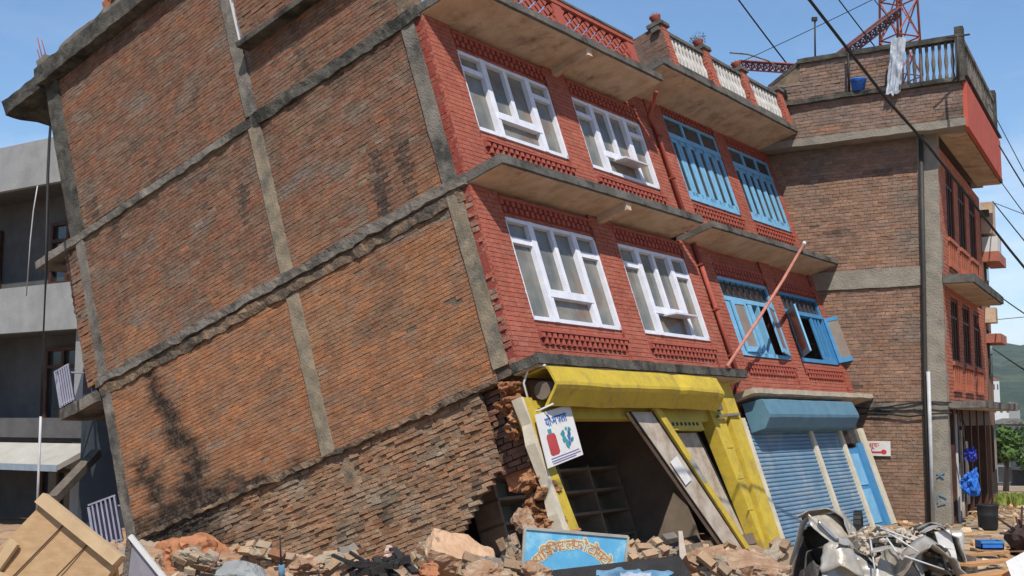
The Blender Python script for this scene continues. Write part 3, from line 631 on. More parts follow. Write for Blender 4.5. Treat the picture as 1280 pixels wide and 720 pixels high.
# blue shop: hood, shutters, door
mb = MB(); nseg = 20; prof = [(-.05, -.60), (-.46, -.63), (-.49, -.66), (-.54, -.97), (-.52, -1.03), (-.36, -1.20), (-.05, -1.20)]; pr = 7
for i in range(nseg + 1):
    x = 7.55 + 5.2 * i / nseg; dz = .02 * noise.noise(Vector((x * 1.5, 3, 0)))
    for (y, z) in prof: mb.v.append((x, y, z + dz))
for i in range(nseg):
    for k in range(pr): mb.face((i * pr + k, i * pr + (k + 1) % pr, (i + 1) * pr + (k + 1) % pr, (i + 1) * pr + k))
mb.face(range(pr)); mb.face([nseg * pr + k for k in range(pr)])
mb.build('shutter_hood', M_bluew, H2)
def shutter(x0, x1, z0, z1):
    mb = MB(); h = .085; z = z0
    while z < z1:
        prof = [(.0, 0), (-.022, .02), (-.026, .045), (-.012, .07), (.0, .085)]; b = len(mb.v)
        for (y, dz) in prof: mb.v += [(x0, y, z + dz), (x1, y, z + dz)]
        for i in range(4): mb.face((b + 2 * i, b + 2 * i + 1, b + 2 * i + 3, b + 2 * i + 2))
        z += h
    mb.box(x0, x1, .01, .04, z0, z1)
    return mb
shutter(7.52, 10.62, -3.5, -1.0).build('roller_shutter', M_shut, H2)
shutter(10.74, 12.46, -3.5, -1.0).build('roller_shutter', M_shut, H2)
for a, b in ((10.60, 10.78), (12.42, 12.58), (13.84, 14.10)):
    mb = MB(); mb.box(a, b, -.08, .06, -3.5, -1.15); mb.build('timber_post', M_cream, H2)
mb = MB(); mb.box(12.6, 13.8, .0, .05, -3.5, -1.6); mb.box(13.45, 13.84, -.03, .02, -3.5, -1.5); mb.build('door', M_blued, H2)
mb = MB(); mb.box(12.72, 13.3, -.02, .0, -3.4, -2.6); mb.box(12.72, 13.3, -.02, .0, -2.5, -1.75); mb.build('door_panel', M_blue, H2)
mb = MB(); mb.box(12.6, 13.9, -.01, .06, -1.5, -.9); mb.build('fanlight', M_paned, H2)
mb = MB(); mb.box(7.42, 14.12, .07, .25, -1.2, -.40); mb.build('shop_wall', M_redm, H2)
mb = MB()
for z in (-.30, 2.93, 6.08): mb.box(7.7, 14.9, .3, 9.5, z, z + .12)
mb.box(7.7, 14.1, 9.3, 9.5, -3.1, -.3); mb.box(7.7, 14.9, 9.3, 9.5, -.3, 6.2); mb.box(14.7, 14.94, .3, 9.5, -.35, 6.2); mb.box(13.9, 14.1, .26, 9.5, -3.4, -.35); mb.box(7.7, 7.9, .3, 9.3, -3.1, 6.2); mb.box(7.6, 14.9, 2.2, 2.3, -.2, 6.0); mb.box(7.5, 14.1, .2, 9.4, -3.5, -3.3)
mb.box(7.3, 14.1, .27, .32, -3.3, -.45)
mb.build('inner_structure', M_dark, H2)
# drainpipe between the houses
DP = thing('drainpipe', 'rust red drainpipe running down the joint between the two leaning houses', 'drainpipe', (7.68, -.12, 3.1), LEAN)
mb = MB(); mb.tube([(6.9, -.7, 6.0), (7.45, -.15, 5.85), (7.66, -.12, 5.6), (7.66, -.12, 3.25)], .05, 8); mb.tube([(7.66, -.12, 2.9), (7.66, -.12, .0)], .05, 8); mb.build('pipe', M_redp, DP)
mb = MB()
for z in (3.4, 4.4, 5.4, .4, 1.4, 2.4): mb.box(7.59, 7.73, -.18, -.05, z, z + .04)
mb.build('bracket', M_redm, DP)
# pole leaning over the front
mb = MB(); mb.tube([(6.35, -.5, -.02), (8.22, -.67, 1.0), (10.1, -.82, 2.04), (11.95, -.95, 3.1)], .035, 8)
PL = thing('long_pole', 'long faded pink pole slanting up across the blue mid floor windows', 'pole', (6.35, -.5, -.02), LEAN)
mb.build('shaft', M_pinkp, PL)
mb = MB(); mb.tube([(11.9, -.95, 3.07), (12.02, -.95, 3.14)], .045, 8); mb.build('tip', M_whitewall, PL)

# ------------------------------------------------------------------ things in and at the yellow shop
def board(name, pts, y0, y1, m, label, cat, extra=None, group=None):
    t = thing(name, label, cat, (pts[-1][0], y0, pts[-1][1]), LEAN, group)
    mb = MB(); mb.polyxz(pts, y0, y1); mb.build('panel', m, t)
    mb = MB()
    for i in (0, 2): pass
    a, b, c, d = pts
    for p, q in ((b, c), (a, d)): mb.bar((p[0], y0 - .004, p[1]), (q[0], y0 - .004, q[1]), .03, .03, up=(0, 1, 0))
    mb.build('edging', M_black, t); return t
b1 = board('fallen_board', [(2.72, -.82), (3.50, -.82), (5.34, -3.40), (4.72, -3.42)], -.14, -.06, M_board, 'wide dusty white board with a torn paper leaning inside the yellow doorway', 'board')
mb = MB(); mb.prism([(3.55, -.16, -1.72), (3.86, -.16, -1.62), (4.12, -.16, -2.05), (3.84, -.165, -2.14)], (0, -.006, 0)); mb.build('torn_paper', M_pw, b1)
board('fallen_board', [(4.66, -1.1), (5.62, -1.1), (6.40, -3.45), (5.35, -3.45)], .18, .24, M_board, 'narrower dusty white board leaning behind the yellow strip, against the pier', 'board')
t = thing('timber_strip', 'slanting yellow strip with a grey patch leaning between the two white boards', 'timber', (5.75, -.2, -3.38), LEAN)
mb = MB(); mb.polyxz([(3.50, -.75), (3.72, -.75), (5.50, -3.38), (5.31, -3.38)], -.20, -.145); mb.build('strip', M_yel, t)
mb = MB(); mb.polyxz([(4.18, -1.70), (4.34, -1.70), (4.62, -2.12), (4.47, -2.12)], -.206, -.201); mb.build('worn_patch', M_stone, t)
sh = thing('shelf_unit', 'dark empty shelf unit inside the yellow shop', 'shelves', (3.0, 1.9, -3.1), LEAN)
mb = MB()
for x in (1.0, 2.0, 3.0, 4.0, 5.0): mb.box(x, x + .06, 1.7, 2.2, -3.1, -1.2)
mb.box(1.0, 5.06, 2.18, 2.22, -3.1, -1.2); mb.build('upright', M_shelf, sh)
for z in (-3.0, -2.55, -2.1, -1.7, -1.3):
    mb = MB(); mb.box(1.0, 5.06, 1.68, 2.19, z, z + .05); mb.build('shelf', mat('pale shelf wood', (.24, .18, .13), .8, (.17, .13, .09), 4, .1), sh)
# poster sign
PO = Vector((.12, -.16, -.78)); ct, st_ = cos(radians(31)), sin(radians(31))
px_, pz_ = Vector((ct, 0, st_)), Vector((-st_ * .10, 0, 1)).normalized()
def PP(u, v, d=0): return Vector((-.02, -.19 - d, -1.28)) + Vector((.98, 0, .36)) * u + Vector((.03, .0, -1)) * (-v)
ps = thing('poster_sign', 'small white poster board with red bottle and blue lettering at the yellow door post', 'sign', (0.3, -.19, -1.7), LEAN)
# corners: see layout TL(0.05,-.78) TR(1.2,-.46..) measured on the front plane
TLp, TRp, BRp, BLp = [Vector(p) for p in ((-.20, -.2, -.90), (.82, -.2, -.73), (.79, -.2, -1.53), (-.25, -.2, -1.71))]
def Q(u, v, d=0): return TLp.lerp(TRp, u).lerp(BLp.lerp(BRp, u), v) + Vector((0, -d, 0))
mb = MB(); mb.prism([Q(0, 0), Q(1, 0), Q(1, 1), Q(0, 1)], (0, .02, 0)); mb.build('board', M_pw, ps)
ux = (TRp - TLp).normalized(); uy = (TLp - BLp).normalized()
mb = MB(); add_text(mb, "\u092f\u094b \u092e\u0938\u0932\u093e", .19, Q(.5, .28, .004), ux, uy, bold=.006); mb.build('headline', M_pb, ps)
mb = MB(); bp = [Q(.16, .42, .004), Q(.34, .42, .004), Q(.38, .47, .004), Q(.40, .78, .004), Q(.36, .82, .004), Q(.18, .82, .004), Q(.14, .78, .004), Q(.13, .47, .004)]
mb.prism(bp, (0, -.002, 0)); mb.build('red_bottle', M_pr, ps)
mb = MB(); mb.prism([Q(.20, .33, .004), Q(.30, .33, .004), Q(.30, .42, .004), Q(.20, .42, .004)], (0, -.002, 0)); mb.build('bottle_neck', M_pt, ps)
mb = MB()
for i in range(9):
    c = Q(.70 + .12 * math.sin(i * 2.3), .42 + .04 * i * .9, .004 + .0006 * i); r_ = .035 + .015 * (i % 3)
    mb.prism([c + ux * (r_ * cos(k * 1.05 + i)) + uy * (r_ * (.6 + .5 * (k % 2)) * sin(k * 1.05 + i)) for k in range(6)], (0, -.002, 0))
mb.build('ink_picture', M_pt, ps)
mb = MB()
for i in range(5):
    c = Q(.74 + .07 * math.sin(i * 3), .50 + .05 * i, .012); mb.prism([c + ux * (.032 * cos(k * 1.26 + i)) + uy * (.036 * sin(k * 1.26 + i)) for k in range(5)], (0, -.002, 0))
mb.build('ink_picture', M_pb, ps)
mb = MB()
for v, a, b in ((.86, .12, .92), (.91, .12, .95), (.95, .14, .8)): mb.prism([Q(a, v, .004), Q(b, v, .004), Q(b, v + .015, .004), Q(a, v + .015, .004)], (0, -.002, 0))
mb.build('small_print', M_pv, ps)

# ------------------------------------------------------------------ rubble mound in front
def mound_h(x, y):
    # height of the rubble over the street; runs along the foot of the leaning houses
    p = Vector((x, y, 0)) - LEAN.translation; s = p.x * LX.x + p.y * LX.y; t = p.x * P_.x + p.y * P_.y   # s along front, t behind front line
    h = .29
    h *= max(0, min(1, (y - 9.5) / 3.0))
    h *= max(0, min(1, (3.35 * max(y, 1) / 15.0 - x) / .9))
    if t > 0 and s < 0: h = h * max(.25, 1 - t * .055)
    if s > 0 and t > .4: h = min(h, .25)
    if x < -7.5: h *= max(.3, 1 - (-7.5 - x) * .12)
    n = noise.noise(Vector((x * .9, y * .9, 2))) * .16 + noise.noise(Vector((x * 2.6, y * 2.6, 5))) * .08 + noise.noise(Vector((x * 7, y * 7, 8))) * .035
    return max(-.3, h + n * min(1, h * 3) - .04)
mb = MB(); x0, x1, y0, y1, st = -16, 9, 9, 30, .14; nx, ny = int((x1 - x0) / st), int((y1 - y0) / st)
for j in range(ny + 1):
    for i in range(nx + 1): x, y = x0 + i * st, y0 + j * st; mb.v.append((x, y, mound_h(x, y)))
for j in range(ny):
    for i in range(nx): b = j * (nx + 1) + i; mb.face((b, b + 1, b + nx + 2, b + nx + 1), False)
tag(mb.build('rubble_mound', M_rubble), 'mound of orange brick dust and broken masonry along the foot of the houses', 'rubble', kind='stuff')
PAL = [(.46, .27, .16), (.42, .20, .11), (.40, .29, .20), (.52, .36, .23), (.48, .32, .20), (.54, .41, .28), (.40, .18, .10), (.30, .26, .22), (.45, .30, .19)]
def rand_rot(rng): return Matrix.Rotation(rng.uniform(0, 6.3), 3, 'Z') @ Matrix.Rotation(rng.uniform(-.9, .9), 3, 'X') @ Matrix.Rotation(rng.uniform(-.9, .9), 3, 'Y')
mb = MB(); rng = random.Random(5)
for i in range(3600):
    while True:
        x, y = rng.uniform(-9, 8), rng.uniform(11, 22)
        if i % 3: y = rng.uniform(12.0, 17.5)
        h = mound_h(x, y)
        if h > .1 or rng.random() < .12: break
    h = max(h, 0); c = Vector((x, y, h + rng.uniform(-.02, .05))); kf = rng.uniform(.75, 1.15); mb.col = tuple(v * kf for v in rng.choice(PAL))
    s_ = rng.choice((.3, .45, .6, .9, 1.1, 1.15)); Rm = rand_rot(rng)
    if rng.random() < .5: mb.obox(c, Rm @ Vector((.115 * s_, 0, 0)), Rm @ Vector((0, .055, 0)), Rm @ Vector((0, 0, .036)))
    else: r_ = .02 + .20 * rng.random() ** 3; mb.rock(c, (r_, r_ * rng.uniform(.5, 1), r_ * rng.uniform(.4, .8)), seed=i, sub=1, rot=Rm, rough=.3, planes=5)
tag(mb.build('loose_bricks', M_mix), 'loose broken bricks and fragments strewn over the rubble mound', 'bricks', kind='stuff')

cam_o = Vector((0, 0, 2.45)); th = atan(165 / 1500); CR = Vector((1, 0, 0)); CF = Vector((0, cos(th), sin(th))); CU = Vector((0, -sin(th), cos(th)))
def at(px, py, d): return cam_o + (CF + CR * ((px - 640) / 1500) + CU * ((360 - py) / 1500)) * d   # survey helper: measured bearing and distance to a point
# large named pieces of masonry on the heap
def block(px, py, d, size, m, label, seed, rot, nm='masonry_block'):
    c = at(px, py, d); mb = MB(); sx3 = size; mb.rbox(-sx3[0], sx3[0], -sx3[1], sx3[1], -sx3[2], sx3[2], .055, .035, 4, seed)
    Rm = Matrix.Rotation(rot[2], 3, 'Z') @ Matrix.Rotation(rot[1], 3, 'Y') @ Matrix.Rotation(rot[0], 3, 'X')
    out = []
    for v in mb.v:
        v = Vector(v); e = 1 - .16 * noise.noise(v * 3 + Vector((seed, 0, 0))) - .22 * max(0, v.x / sx3[0] * v.z / sx3[2]); out.append(tuple(c + Rm @ Vector((v.x * e, v.y * e, v.z * e))))
    mb.v = out; single(nm, mb, m, label, 'masonry chunk', group='big pieces on the rubble mound')
def chunk(px, py, d, size, m, label, seed, rot=None, cat='masonry chunk', nm='masonry_chunk', cracks=False, rough=.25):
    c = at(px, py, d); mb = MB(); Rm = (Matrix.Rotation(rot[2], 3, 'Z') @ Matrix.Rotation(rot[1], 3, 'Y') @ Matrix.Rotation(rot[0], 3, 'X')) if rot else None
    mb.rock(c, size, seed=seed, sub=4, rot=Rm, rough=rough, planes=8); single(nm, mb, m, label, cat, group='big pieces on the rubble mound')
block(577, 702, 14.6, (.44, .26, .20), mat('orange plastered masonry', (.60, .40, .25), .97, (.44, .26, .15), 2.5, 1, 12, col3=(.24, .13, .08), s3=2.6, lo3=.58, hi3=.66), 'big tan plastered masonry block left of the blue signboard', 3, (.5, .32, .25))
block(935, 708, 15.0, (.36, .24, .12), M_chunk, 'split tan masonry slab lying before the yellow pier', 5, (.3, -.12, .4))
block(880, 700, 15.2, (.24, .2, .12), M_chunk, 'small tilted masonry slab under the leaning white boards', 6, (-.3, -.35, .2))
chunk(610, 722, 13.6, (.36, .3, .2), M_chunk, 'orange masonry lump just below the big tan block', 11)
chunk(298, 716, 13.8, (.34, .3, .15), M_stone, 'flat grey stone at the bottom left part of the rubble', 17, rough=.12)
chunk(487, 692, 14.2, (.09, .08, .09), mat('pinkish plaster lump', (.62, .48, .38), .95, (.5, .36, .28), 4, .5), 'small pinkish plaster lump on top of the burnt timber', 23)
chunk(920, 705, 15.6, (.46, .32, .17), M_chunk, 'long brown masonry slab at the foot of the yellow pier', 29, (.1, -.15, .3))
chunk(965, 716, 14.8, (.35, .3, .18), M_chunk, 'rounded brown lump between the yellow pier and the crushed car', 31)
chunk(668, 716, 13.4, (.22, .2, .14), M_chunk, 'sandy orange lump in front of the signboard left corner', 41)
chunk(240, 700, 18.5, (.50, .5, .36), M_orange, 'orange mud plaster heap under the black soot stain', 43)
chunk(385, 712, 14.6, (.26, .25, .12), M_chunk, 'low orange lump right of the thin black rod', 47, rough=.4)
chunk(535, 715, 14.0, (.16, .15, .12), M_orange, 'bright orange brick lump touching the tan block', 53)
chunk(655, 655, 16.6, (.16, .2, .22), M_chunk, 'brown masonry lump hanging by the yellow door post foot', 59)
def clump(px, py, d, nx, nz, rot, label, seed, nm='brick_clump'):
    """a piece of fallen wall: mortared bricks with a ragged outline"""
    c = at(px, py, d); rg = random.Random(seed); mb = MB()
    Rm = Matrix.Rotation(rot[2], 3, 'Z') @ Matrix.Rotation(rot[1], 3, 'Y') @ Matrix.Rotation(rot[0], 3, 'X')
    for k in range(nz):
        for i in range(nx):
            for j in range(2):
                u = (i - (nx - 1) / 2 + (k % 2) * .5) * .235; w = (k - (nz - 1) / 2) * .085
                if (abs(u) / (nx * .12)) ** 2 + (abs(w) / (nz * .05)) ** 2 > rg.uniform(.7, 1.25): continue
                kf = rg.uniform(.6, .95); mb.col = tuple(q * kf for q in rg.choice(PAL)); e = Vector((rg.uniform(-.035, .035), rg.uniform(-.03, .03), rg.uniform(-.012, .012)))
                Rb = Rm @ Matrix.Rotation(rg.uniform(-.22, .22), 3, 'Y') @ Matrix.Rotation(rg.uniform(-.3, .3), 3, 'Z')
                mb.obox(c + Rm @ (Vector((u, (j - .5) * .115, w)) + e), Rb @ Vector((.113 * rg.uniform(.45, 1), 0, 0)), Rb @ Vector((0, .054, 0)), Rb @ Vector((0, .008 * rg.uniform(-1, 1), .034)))
    mb.col = (.36, .30, .22); b = len(mb.v); mb.rock(c, (nx * .105, .14, nz * .045), seed=seed, sub=4, rot=Rm, rough=.4); single(nm, mb, M_mix, label, 'brick clump', group='clumps of mortared bricks on the mound')
clump(250, 706, 14.6, 3, 4, (.5, .3, .2), 'clump of mortared bricks left of the flat grey stone', 201)
clump(412, 704, 14.8, 3, 3, (.9, -.3, .5), 'clump of mortared bricks just left of the burnt timber', 202)
clump(535, 700, 15.2, 2, 4, (.3, .9, -.2), 'small upright brick clump behind the tan masonry block', 203)
clump(612, 712, 14.0, 3, 3, (1.0, .2, .3), 'brick clump lying between the tan block and the signboard', 204)
clump(816, 692, 15.6, 4, 3, (.6, -.2, .5), 'wide brick clump in the yellow shop doorway', 205)
clump(895, 712, 14.3, 3, 4, (.8, .4, -.3), 'brick clump below the leaning white boards near the picture foot', 206)
clump(962, 700, 15.6, 3, 3, (.4, -.5, .8), 'brick clump beside the base of the crushed car', 207)
clump(330, 694, 15.8, 3, 3, (.7, .1, -.4), 'brick clump against the foot of the side wall right of the soot', 208)
clump(640, 690, 15.6, 2, 3, (.3, 1.2, .2), 'small brick clump behind the left edge of the signboard', 209)
# slope of collapsed mud plaster at the lower rear corner of the side wall
mb = MB(); mb.rock((-.16, 7.9, -1.15), (.16, 1.25, .95), seed=71, sub=4, rot=Matrix.Rotation(.45, 3, 'X'), rough=.2, planes=7)
single('plaster_slab', mb, M_orange, 'fallen orange plaster slab against the sooty foot of the brick side wall', 'plaster slab', frame=LEAN)
# signboard
sg = thing('signboard', 'sky blue signboard with arched cream and orange lettering lying in the rubble', 'sign', at(715, 712, 14.3))
S00, S10, S11, S01 = at(652, 722, 14.2), at(778, 728, 14.5), at(785, 671, 14.55), at(656, 660, 14.25)
sx_ = (S10 - S00).normalized(); sy_ = (S01 - S00).normalized(); sn = sx_.cross(sy_).normalized()
if sn.y > 0: sn = -sn
mb = MB(); mb.prism([S00, S10, S11, S01], -sn * .03); mb.build('board', M_sign, sg)
mb = MB()
for a, b in ((S00, S10), (S10, S11), (S11, S01), (S01, S00)): mb.bar(a, b, .03, .035, up=sn)
mb.build('frame', mat('weathered sign edge', (.42, .40, .34), .8, bump=.1), sg)
wS = (S10 - S00).length; hS = (S01 - S00).length
letters = ["\u0928", "\u092f\u093e", "\u093f\u0921", "\u093f\u091c", "\u091f", "\u0932", "\u092b", "\u094b", "\u091f\u094b", "\u0938", "\u091f\u094b", "\u0930"]
mo = [MB(), MB()]; Ra = .60; cc = S00 + sx_ * (wS * .49) + sy_ * (hS - .20 - Ra)
for i, ch in enumerate(letters):
    a = radians(52) - radians(104) * i / (len(letters) - 1); p = cc + sx_ * (Ra * .92 * sin(-a)) + sy_ * (Ra * cos(a) * .98) + sn * .006
    add_text(mo[0], ch, .165, p, sx_, sy_, rot=a, bold=.014); add_text(mo[1], ch, .165, p + sn * .004, sx_, sy_, rot=a, bold=-.001)
for i in range(24):      # the headline bar that joins the letters
    a0, a1 = radians(56) - radians(112) * i / 24, radians(56) - radians(112) * (i + 1) / 24
    f = lambda a, r_: cc + sx_ * (r_ * .92 * sin(-a)) + sy_ * (r_ * cos(a) * .98) + sn * .0075
    mo[0].quad(f(a0, Ra + .089), f(a1, Ra + .089), f(a1, Ra + .103), f(a0, Ra + .103))
mo[0].build('lettering', M_cream2, sg); mo[1].build('lettering', M_orl, sg)
# black board and pale blue cloth in front of the sign
mb = MB(); mb.prism([at(688, 716, 13.9), at(850, 697, 14.1), at(866, 722, 13.8), at(700, 732, 13.6)], (0, .06, .02)); single('black_board', mb, M_soot, 'black charred board lying under the pale blue cloth before the signboard', 'board')
def cloth(name, P, w, h, nx, ny, amp, m, label, cat, ax, ay, seed=0, frame=None, thick=.008):
    mb = MB(); ax = Vector(ax); ay = Vector(ay); n = ax.cross(ay).normalized()
    for s_ in (0, 1):
        for j in range(ny + 1):
            for i in range(nx + 1):
                u, v = i / nx, j / ny; q = Vector((u * 5, v * 3, seed))
                off = noise.noise(q) * amp + noise.noise(q * 2.7) * amp * .5
                mb.v.append(tuple(Vector(P) + ax * (w * (u + .1 * noise.noise(q + Vector((9, 0, 0))))) + ay * (h * (v + .1 * noise.noise(q + Vector((0, 9, 0))))) + n * (off + s_ * thick)))
    K = (nx + 1) * (ny + 1)
    for j in range(ny):
        for i in range(nx):
            b = j * (nx + 1) + i; mb.face((b, b + 1, b + nx + 2, b + nx + 1), True); mb.face((K + b, K + b + nx + 1, K + b + nx + 2, K + b + 1), True)
    if label: return single(name, mb, m, label, cat, frame=frame)
    return mb
cloth('cloth', at(750, 732, 13.5), .85, .3, 26, 10, .07, M_sky, 'crumpled pale blue cloth on the black board below the signboard', 'cloth', (1, .1, -.02), (-.1, .6, .5), 3)
cloth('cloth', at(778, 730, 13.3), .34, .2, 12, 8, .05, M_clothw, 'small white cloth lying on the pale blue cloth', 'cloth', (1, .1, 0), (-.1, .6, .5), 8)
mb = MB(); mb.bar(at(629, 696, 14.6), at(646, 716, 14.2), .05, .04); single('wooden_stick', mb, M_woodd, 'short grey wooden stick between the tan block and the signboard', 'stick')
mb = MB(); mb.prism([at(848, 664, 15.6), at(853, 664, 15.6), at(860, 704, 15.4), at(850, 704, 15.4)], (0, .05, 0)); single('broken_post', mb, M_board, 'short pale broken post standing in the shop doorway rubble', 'post')
for i, (a, b, c2, lb) in enumerate((((455, 712, 14.0), (470, 694, 14.0), (492, 690, 13.9), 'bent rusty rod curling out of the burnt timber'), ((255, 716, 14.2), (272, 700, 14.2), (276, 688, 14.3), 'bent rusty rod behind the flat grey stone'))):
    mb = MB(); mb.tube([at(*a), at(*b), at(*c2)], .009, 5); single('bent_rod', mb, M_rust, lb, 'rod')
# burnt timber and rod
mb = MB(); rng = random.Random(9)
for i in range(16):
    c = at(rng.uniform(435, 508), rng.uniform(700, 716), 13.8 + rng.uniform(-.2, .3)); d = Vector((rng.uniform(-1, 1), rng.uniform(-.4, .4), rng.uniform(-.35, .35))).normalized() * rng.uniform(.1, .28); mb.bar(c - d, c + d, rng.uniform(.04, .1), rng.uniform(.03, .09))
single('burnt_timber', mb, M_soot, 'heap of burnt black timber pieces in the rubble below the side wall', 'burnt timber')
rd = thing('thin_rod', 'thin black rod standing upright in the rubble with a blue foot', 'rod', at(353, 722, 13.5))
mb = MB(); mb.tube([at(353, 722, 13.5), at(351, 695, 13.5), at(350, 668, 13.5)], [.022, .012, .008], 6); mb.build('shaft', M_black, rd)
mb = MB(); mb.tube([at(352, 724, 13.5), at(352, 706, 13.5)], .035, 8); mb.build('foot', M_sky, rd)

# plywood box lower left
wb = thing('plywood_box', 'large overturned plywood box with a pale batten along its top edge', 'wooden box', at(60, 722, 10.6))
A, B, C_, D = at(60, 622, 10.6), at(152, 696, 10.2), at(96, 775, 10.2), at(-22, 706, 10.6)
nb_ = (B - A).cross(D - A).normalized(); nb_ = nb_ if nb_.y > 0 else -nb_
mb = MB(); mb.prism([A, B, C_, D], nb_ * .06); mb.build('panel', M_wood, wb)
mb = MB(); e1 = (B - A).normalized(); e2 = (D - A).normalized()
mb.obox((A + B) / 2 + e2 * .03 - nb_ * .03, (B - A) / 2 + e1 * .03, e2 * .055, nb_ * .035); mb.build('batten', M_woodl, wb)
mb = MB(); mb.prism([A + nb_ * .065 + e2 * .1, B + nb_ * .065 + e2 * .1, B + nb_ * .065 + e2 * .1 + Vector((-.1, .7, -.75)), A + nb_ * .065 + e2 * .1 + Vector((-.1, .7, -.75))], e2 * .03); mb.build('side_panel', M_wood, wb)
mb = MB(); mb.obox(D.lerp(C_, .10) - nb_ * .02, (C_ - D) * .5, e2 * .04, nb_ * .03); mb.obox(D + e1 * .16 - nb_ * .02, e1 * .05, (C_ - B).normalized() * .35, nb_ * .02); mb.build('batten', M_woodl, wb)
mb = MB()
for k in (.33, .66): p = A.lerp(B, k); mb.bar(p + e2 * .09 - nb_ * .002, p + (D - A) * .97 - nb_ * .002, .009, .008, up=nb_)
mb.build('plank_joint', M_brownw, wb)
# white edged board
fb = thing('framed_board', 'small grey board with white edging standing on its corner beside the plywood box', 'board', at(175, 724, 12.4))
q0, q1, q2, q3 = at(163, 670, 12.6), at(210, 728, 12.4), at(190, 760, 12.5), at(154, 745, 12.7)
mb = MB(); mb.prism([q0, q1, q2, q3], (0, .02, 0)); mb.build('panel', mat('grey laminated board', (.34, .33, .36), .6, (.26, .25, .28), 3, .05), fb)
mb = MB(); mb.bar(q0, q1, .05, .045, up=(0, 1, 0)); mb.build('edging', M_whitewall, fb)
mb = MB(); mb.bar(q0, q3, .06, .045, up=(0, 1, 0)); mb.build('edging', M_conc, fb)
# big leaning beam, rear alley
mb = MB(); mb.bar(at(121, 566, 25.0), at(66, 624, 23.4), .2, .16); single('timber_beam', mb, M_woodd, 'grey weathered beam propped slantwise behind the plywood box', 'beam')

# ------------------------------------------------------------------ crushed silver car
CW = thing('crushed_car', 'crushed silver car wreck heaped in front of the blue roller shutter', 'car', at(1095, 728, 18))
def sheet(pts, w0, name='body_panel', m=None, amp=.05, seed=0, wdir=(0, 1, 0), nseg=18, nw=6, curl=.0, th=.012):
    """crumpled metal sheet swept along pts with a width"""
    pts = [Vector(p) for p in pts]; wd = Vector(wdir).normalized(); mb = MB(); rows = []
    seg = len(pts) - 1
    for sgn in (0, 1):
        for i in range(nseg + 1):
            t = i / nseg * seg; k = min(int(t), seg - 1); f = t - k
            p = pts[k].lerp(pts[k + 1], f); d = (pts[k + 1] - pts[k]).normalized(); n = d.cross(wd).normalized()
            for j in range(nw + 1):
                v = j / nw - .5; q = p + wd * (v * w0) + n * (curl * (v * v * 4 - 1)) + noise.noise_vector(p * 2.4 + wd * v * w0 * 3 + Vector((seed, 0, 0))) * amp + noise.noise_vector(p * 7 + wd * v * 4 + Vector((seed, 3, 0))) * amp * .35
                mb.v.append(tuple(q + n * (sgn * th)))
    W = nw + 1; K = (nseg + 1) * W
    for i in range(nseg):
        for j in range(nw):
            b = i * W + j; mb.face((b, b + 1, b + W + 1, b + W), True); mb.face((K + b, K + b + W, K + b + W + 1, K + b + 1), True)
    for i in range(nseg):
        for e in (0, nw): b = i * W + e; mb.face((b, b + W, K + b + W, K + b))
    for j in range(nw):
        for b in (j, nseg * W + j): mb.face((b, b + 1, K + b + 1, K + b))
    return mb.build(name, m or M_steel, CW)
def a18(px, py, d=18.0): return at(px, py, d)
sheet([a18(988, 722), a18(994, 690), a18(1003, 655), a18(1012, 643)], .14, 'pillar', seed=1, amp=.02, wdir=(.7, .7, 0), nw=3, curl=.03)
sheet([a18(1004, 648), a18(1022, 640, 18.4), a18(1042, 638, 18.8), a18(1058, 650, 18.9), a18(1068, 672, 18.8), a18(1080, 700, 18.8)], 1.3, 'roof', seed=2, amp=.05, wdir=(.35, .9, -.1), nw=10)
sheet([a18(1010, 648, 17.8), a18(1034, 668, 17.7), a18(1062, 690, 17.6), a18(1092, 716, 17.5), a18(1105, 735, 17.5)], .17, 'pillar', seed=3, amp=.03, wdir=(-.2, .3, 1), nw=4, curl=.04)
sheet([a18(1022, 652, 17.75), a18(1052, 680, 17.65), a18(1082, 706, 17.5)], .05, 'trim_strip', seed=4, amp=.02, wdir=(0, .3, 1), nw=2, m=mat('bright chrome', (.8, .8, .8), .2, bump=0, metal=.9))
sheet([a18(1028, 700, 17.5), a18(1050, 690, 17.4), a18(1075, 705, 17.4), a18(1082, 730, 17.4)], .35, 'door', seed=5, amp=.1, wdir=(0, .5, 1), nw=6)
sheet([a18(1003, 725, 17.6), a18(1010, 690, 17.9), a18(1030, 682, 18.0), a18(1045, 712, 17.9)], .04, 'window_frame', seed=6, amp=.05, wdir=(0, 1, 0), nw=2, m=M_steeld)
sheet([a18(1000, 728, 17.7), a18(1018, 715, 17.5), a18(1032, 730, 17.4)], .3, 'body_panel', seed=7, amp=.1, wdir=(0, .5, 1), m=M_steeld)
sheet([a18(1010, 660, 18.6), a18(1022, 690, 18.8), a18(1040, 730, 18.8)], .9, 'inner_panel', seed=8, amp=.08, wdir=(.5, .9, 0), m=M_steeld)
def patch(P00, P10, P11, P01, name, m, amp=.06, seed=0, n=12, th=.012):
    mb = MB(); P = [at(*q) for q in (P00, P10, P11, P01)]; nn = (P[1] - P[0]).cross(P[3] - P[0]).normalized()
    for k in (0, 1):
        for j in range(n + 1):
            for i in range(n + 1):
                u, v = i / n, j / n; q = P[0].lerp(P[1], u).lerp(P[3].lerp(P[2], u), v)
                mb.v.append(tuple(q + noise.noise_vector(q * 2.2 + Vector((seed, 0, 0))) * amp + nn * (noise.noise(q * 6 + Vector((0, seed, 0))) * amp * .5 + k * th)))
    W = n + 1; K = W * W
    for j in range(n):
        for i in range(n): b = j * W + i; mb.face((b, b + 1, b + W + 1, b + W), True); mb.face((K + b, K + b + W, K + b + W + 1, K + b + 1), True)
    for i in range(n):
        for e in (i, n * W + i): mb.face((e, e + 1, K + e + 1, K + e))
        for e in (i * W, i * W + n): mb.face((e, e + W, K + e + W, K + e))
    return mb.build(name, m, CW)
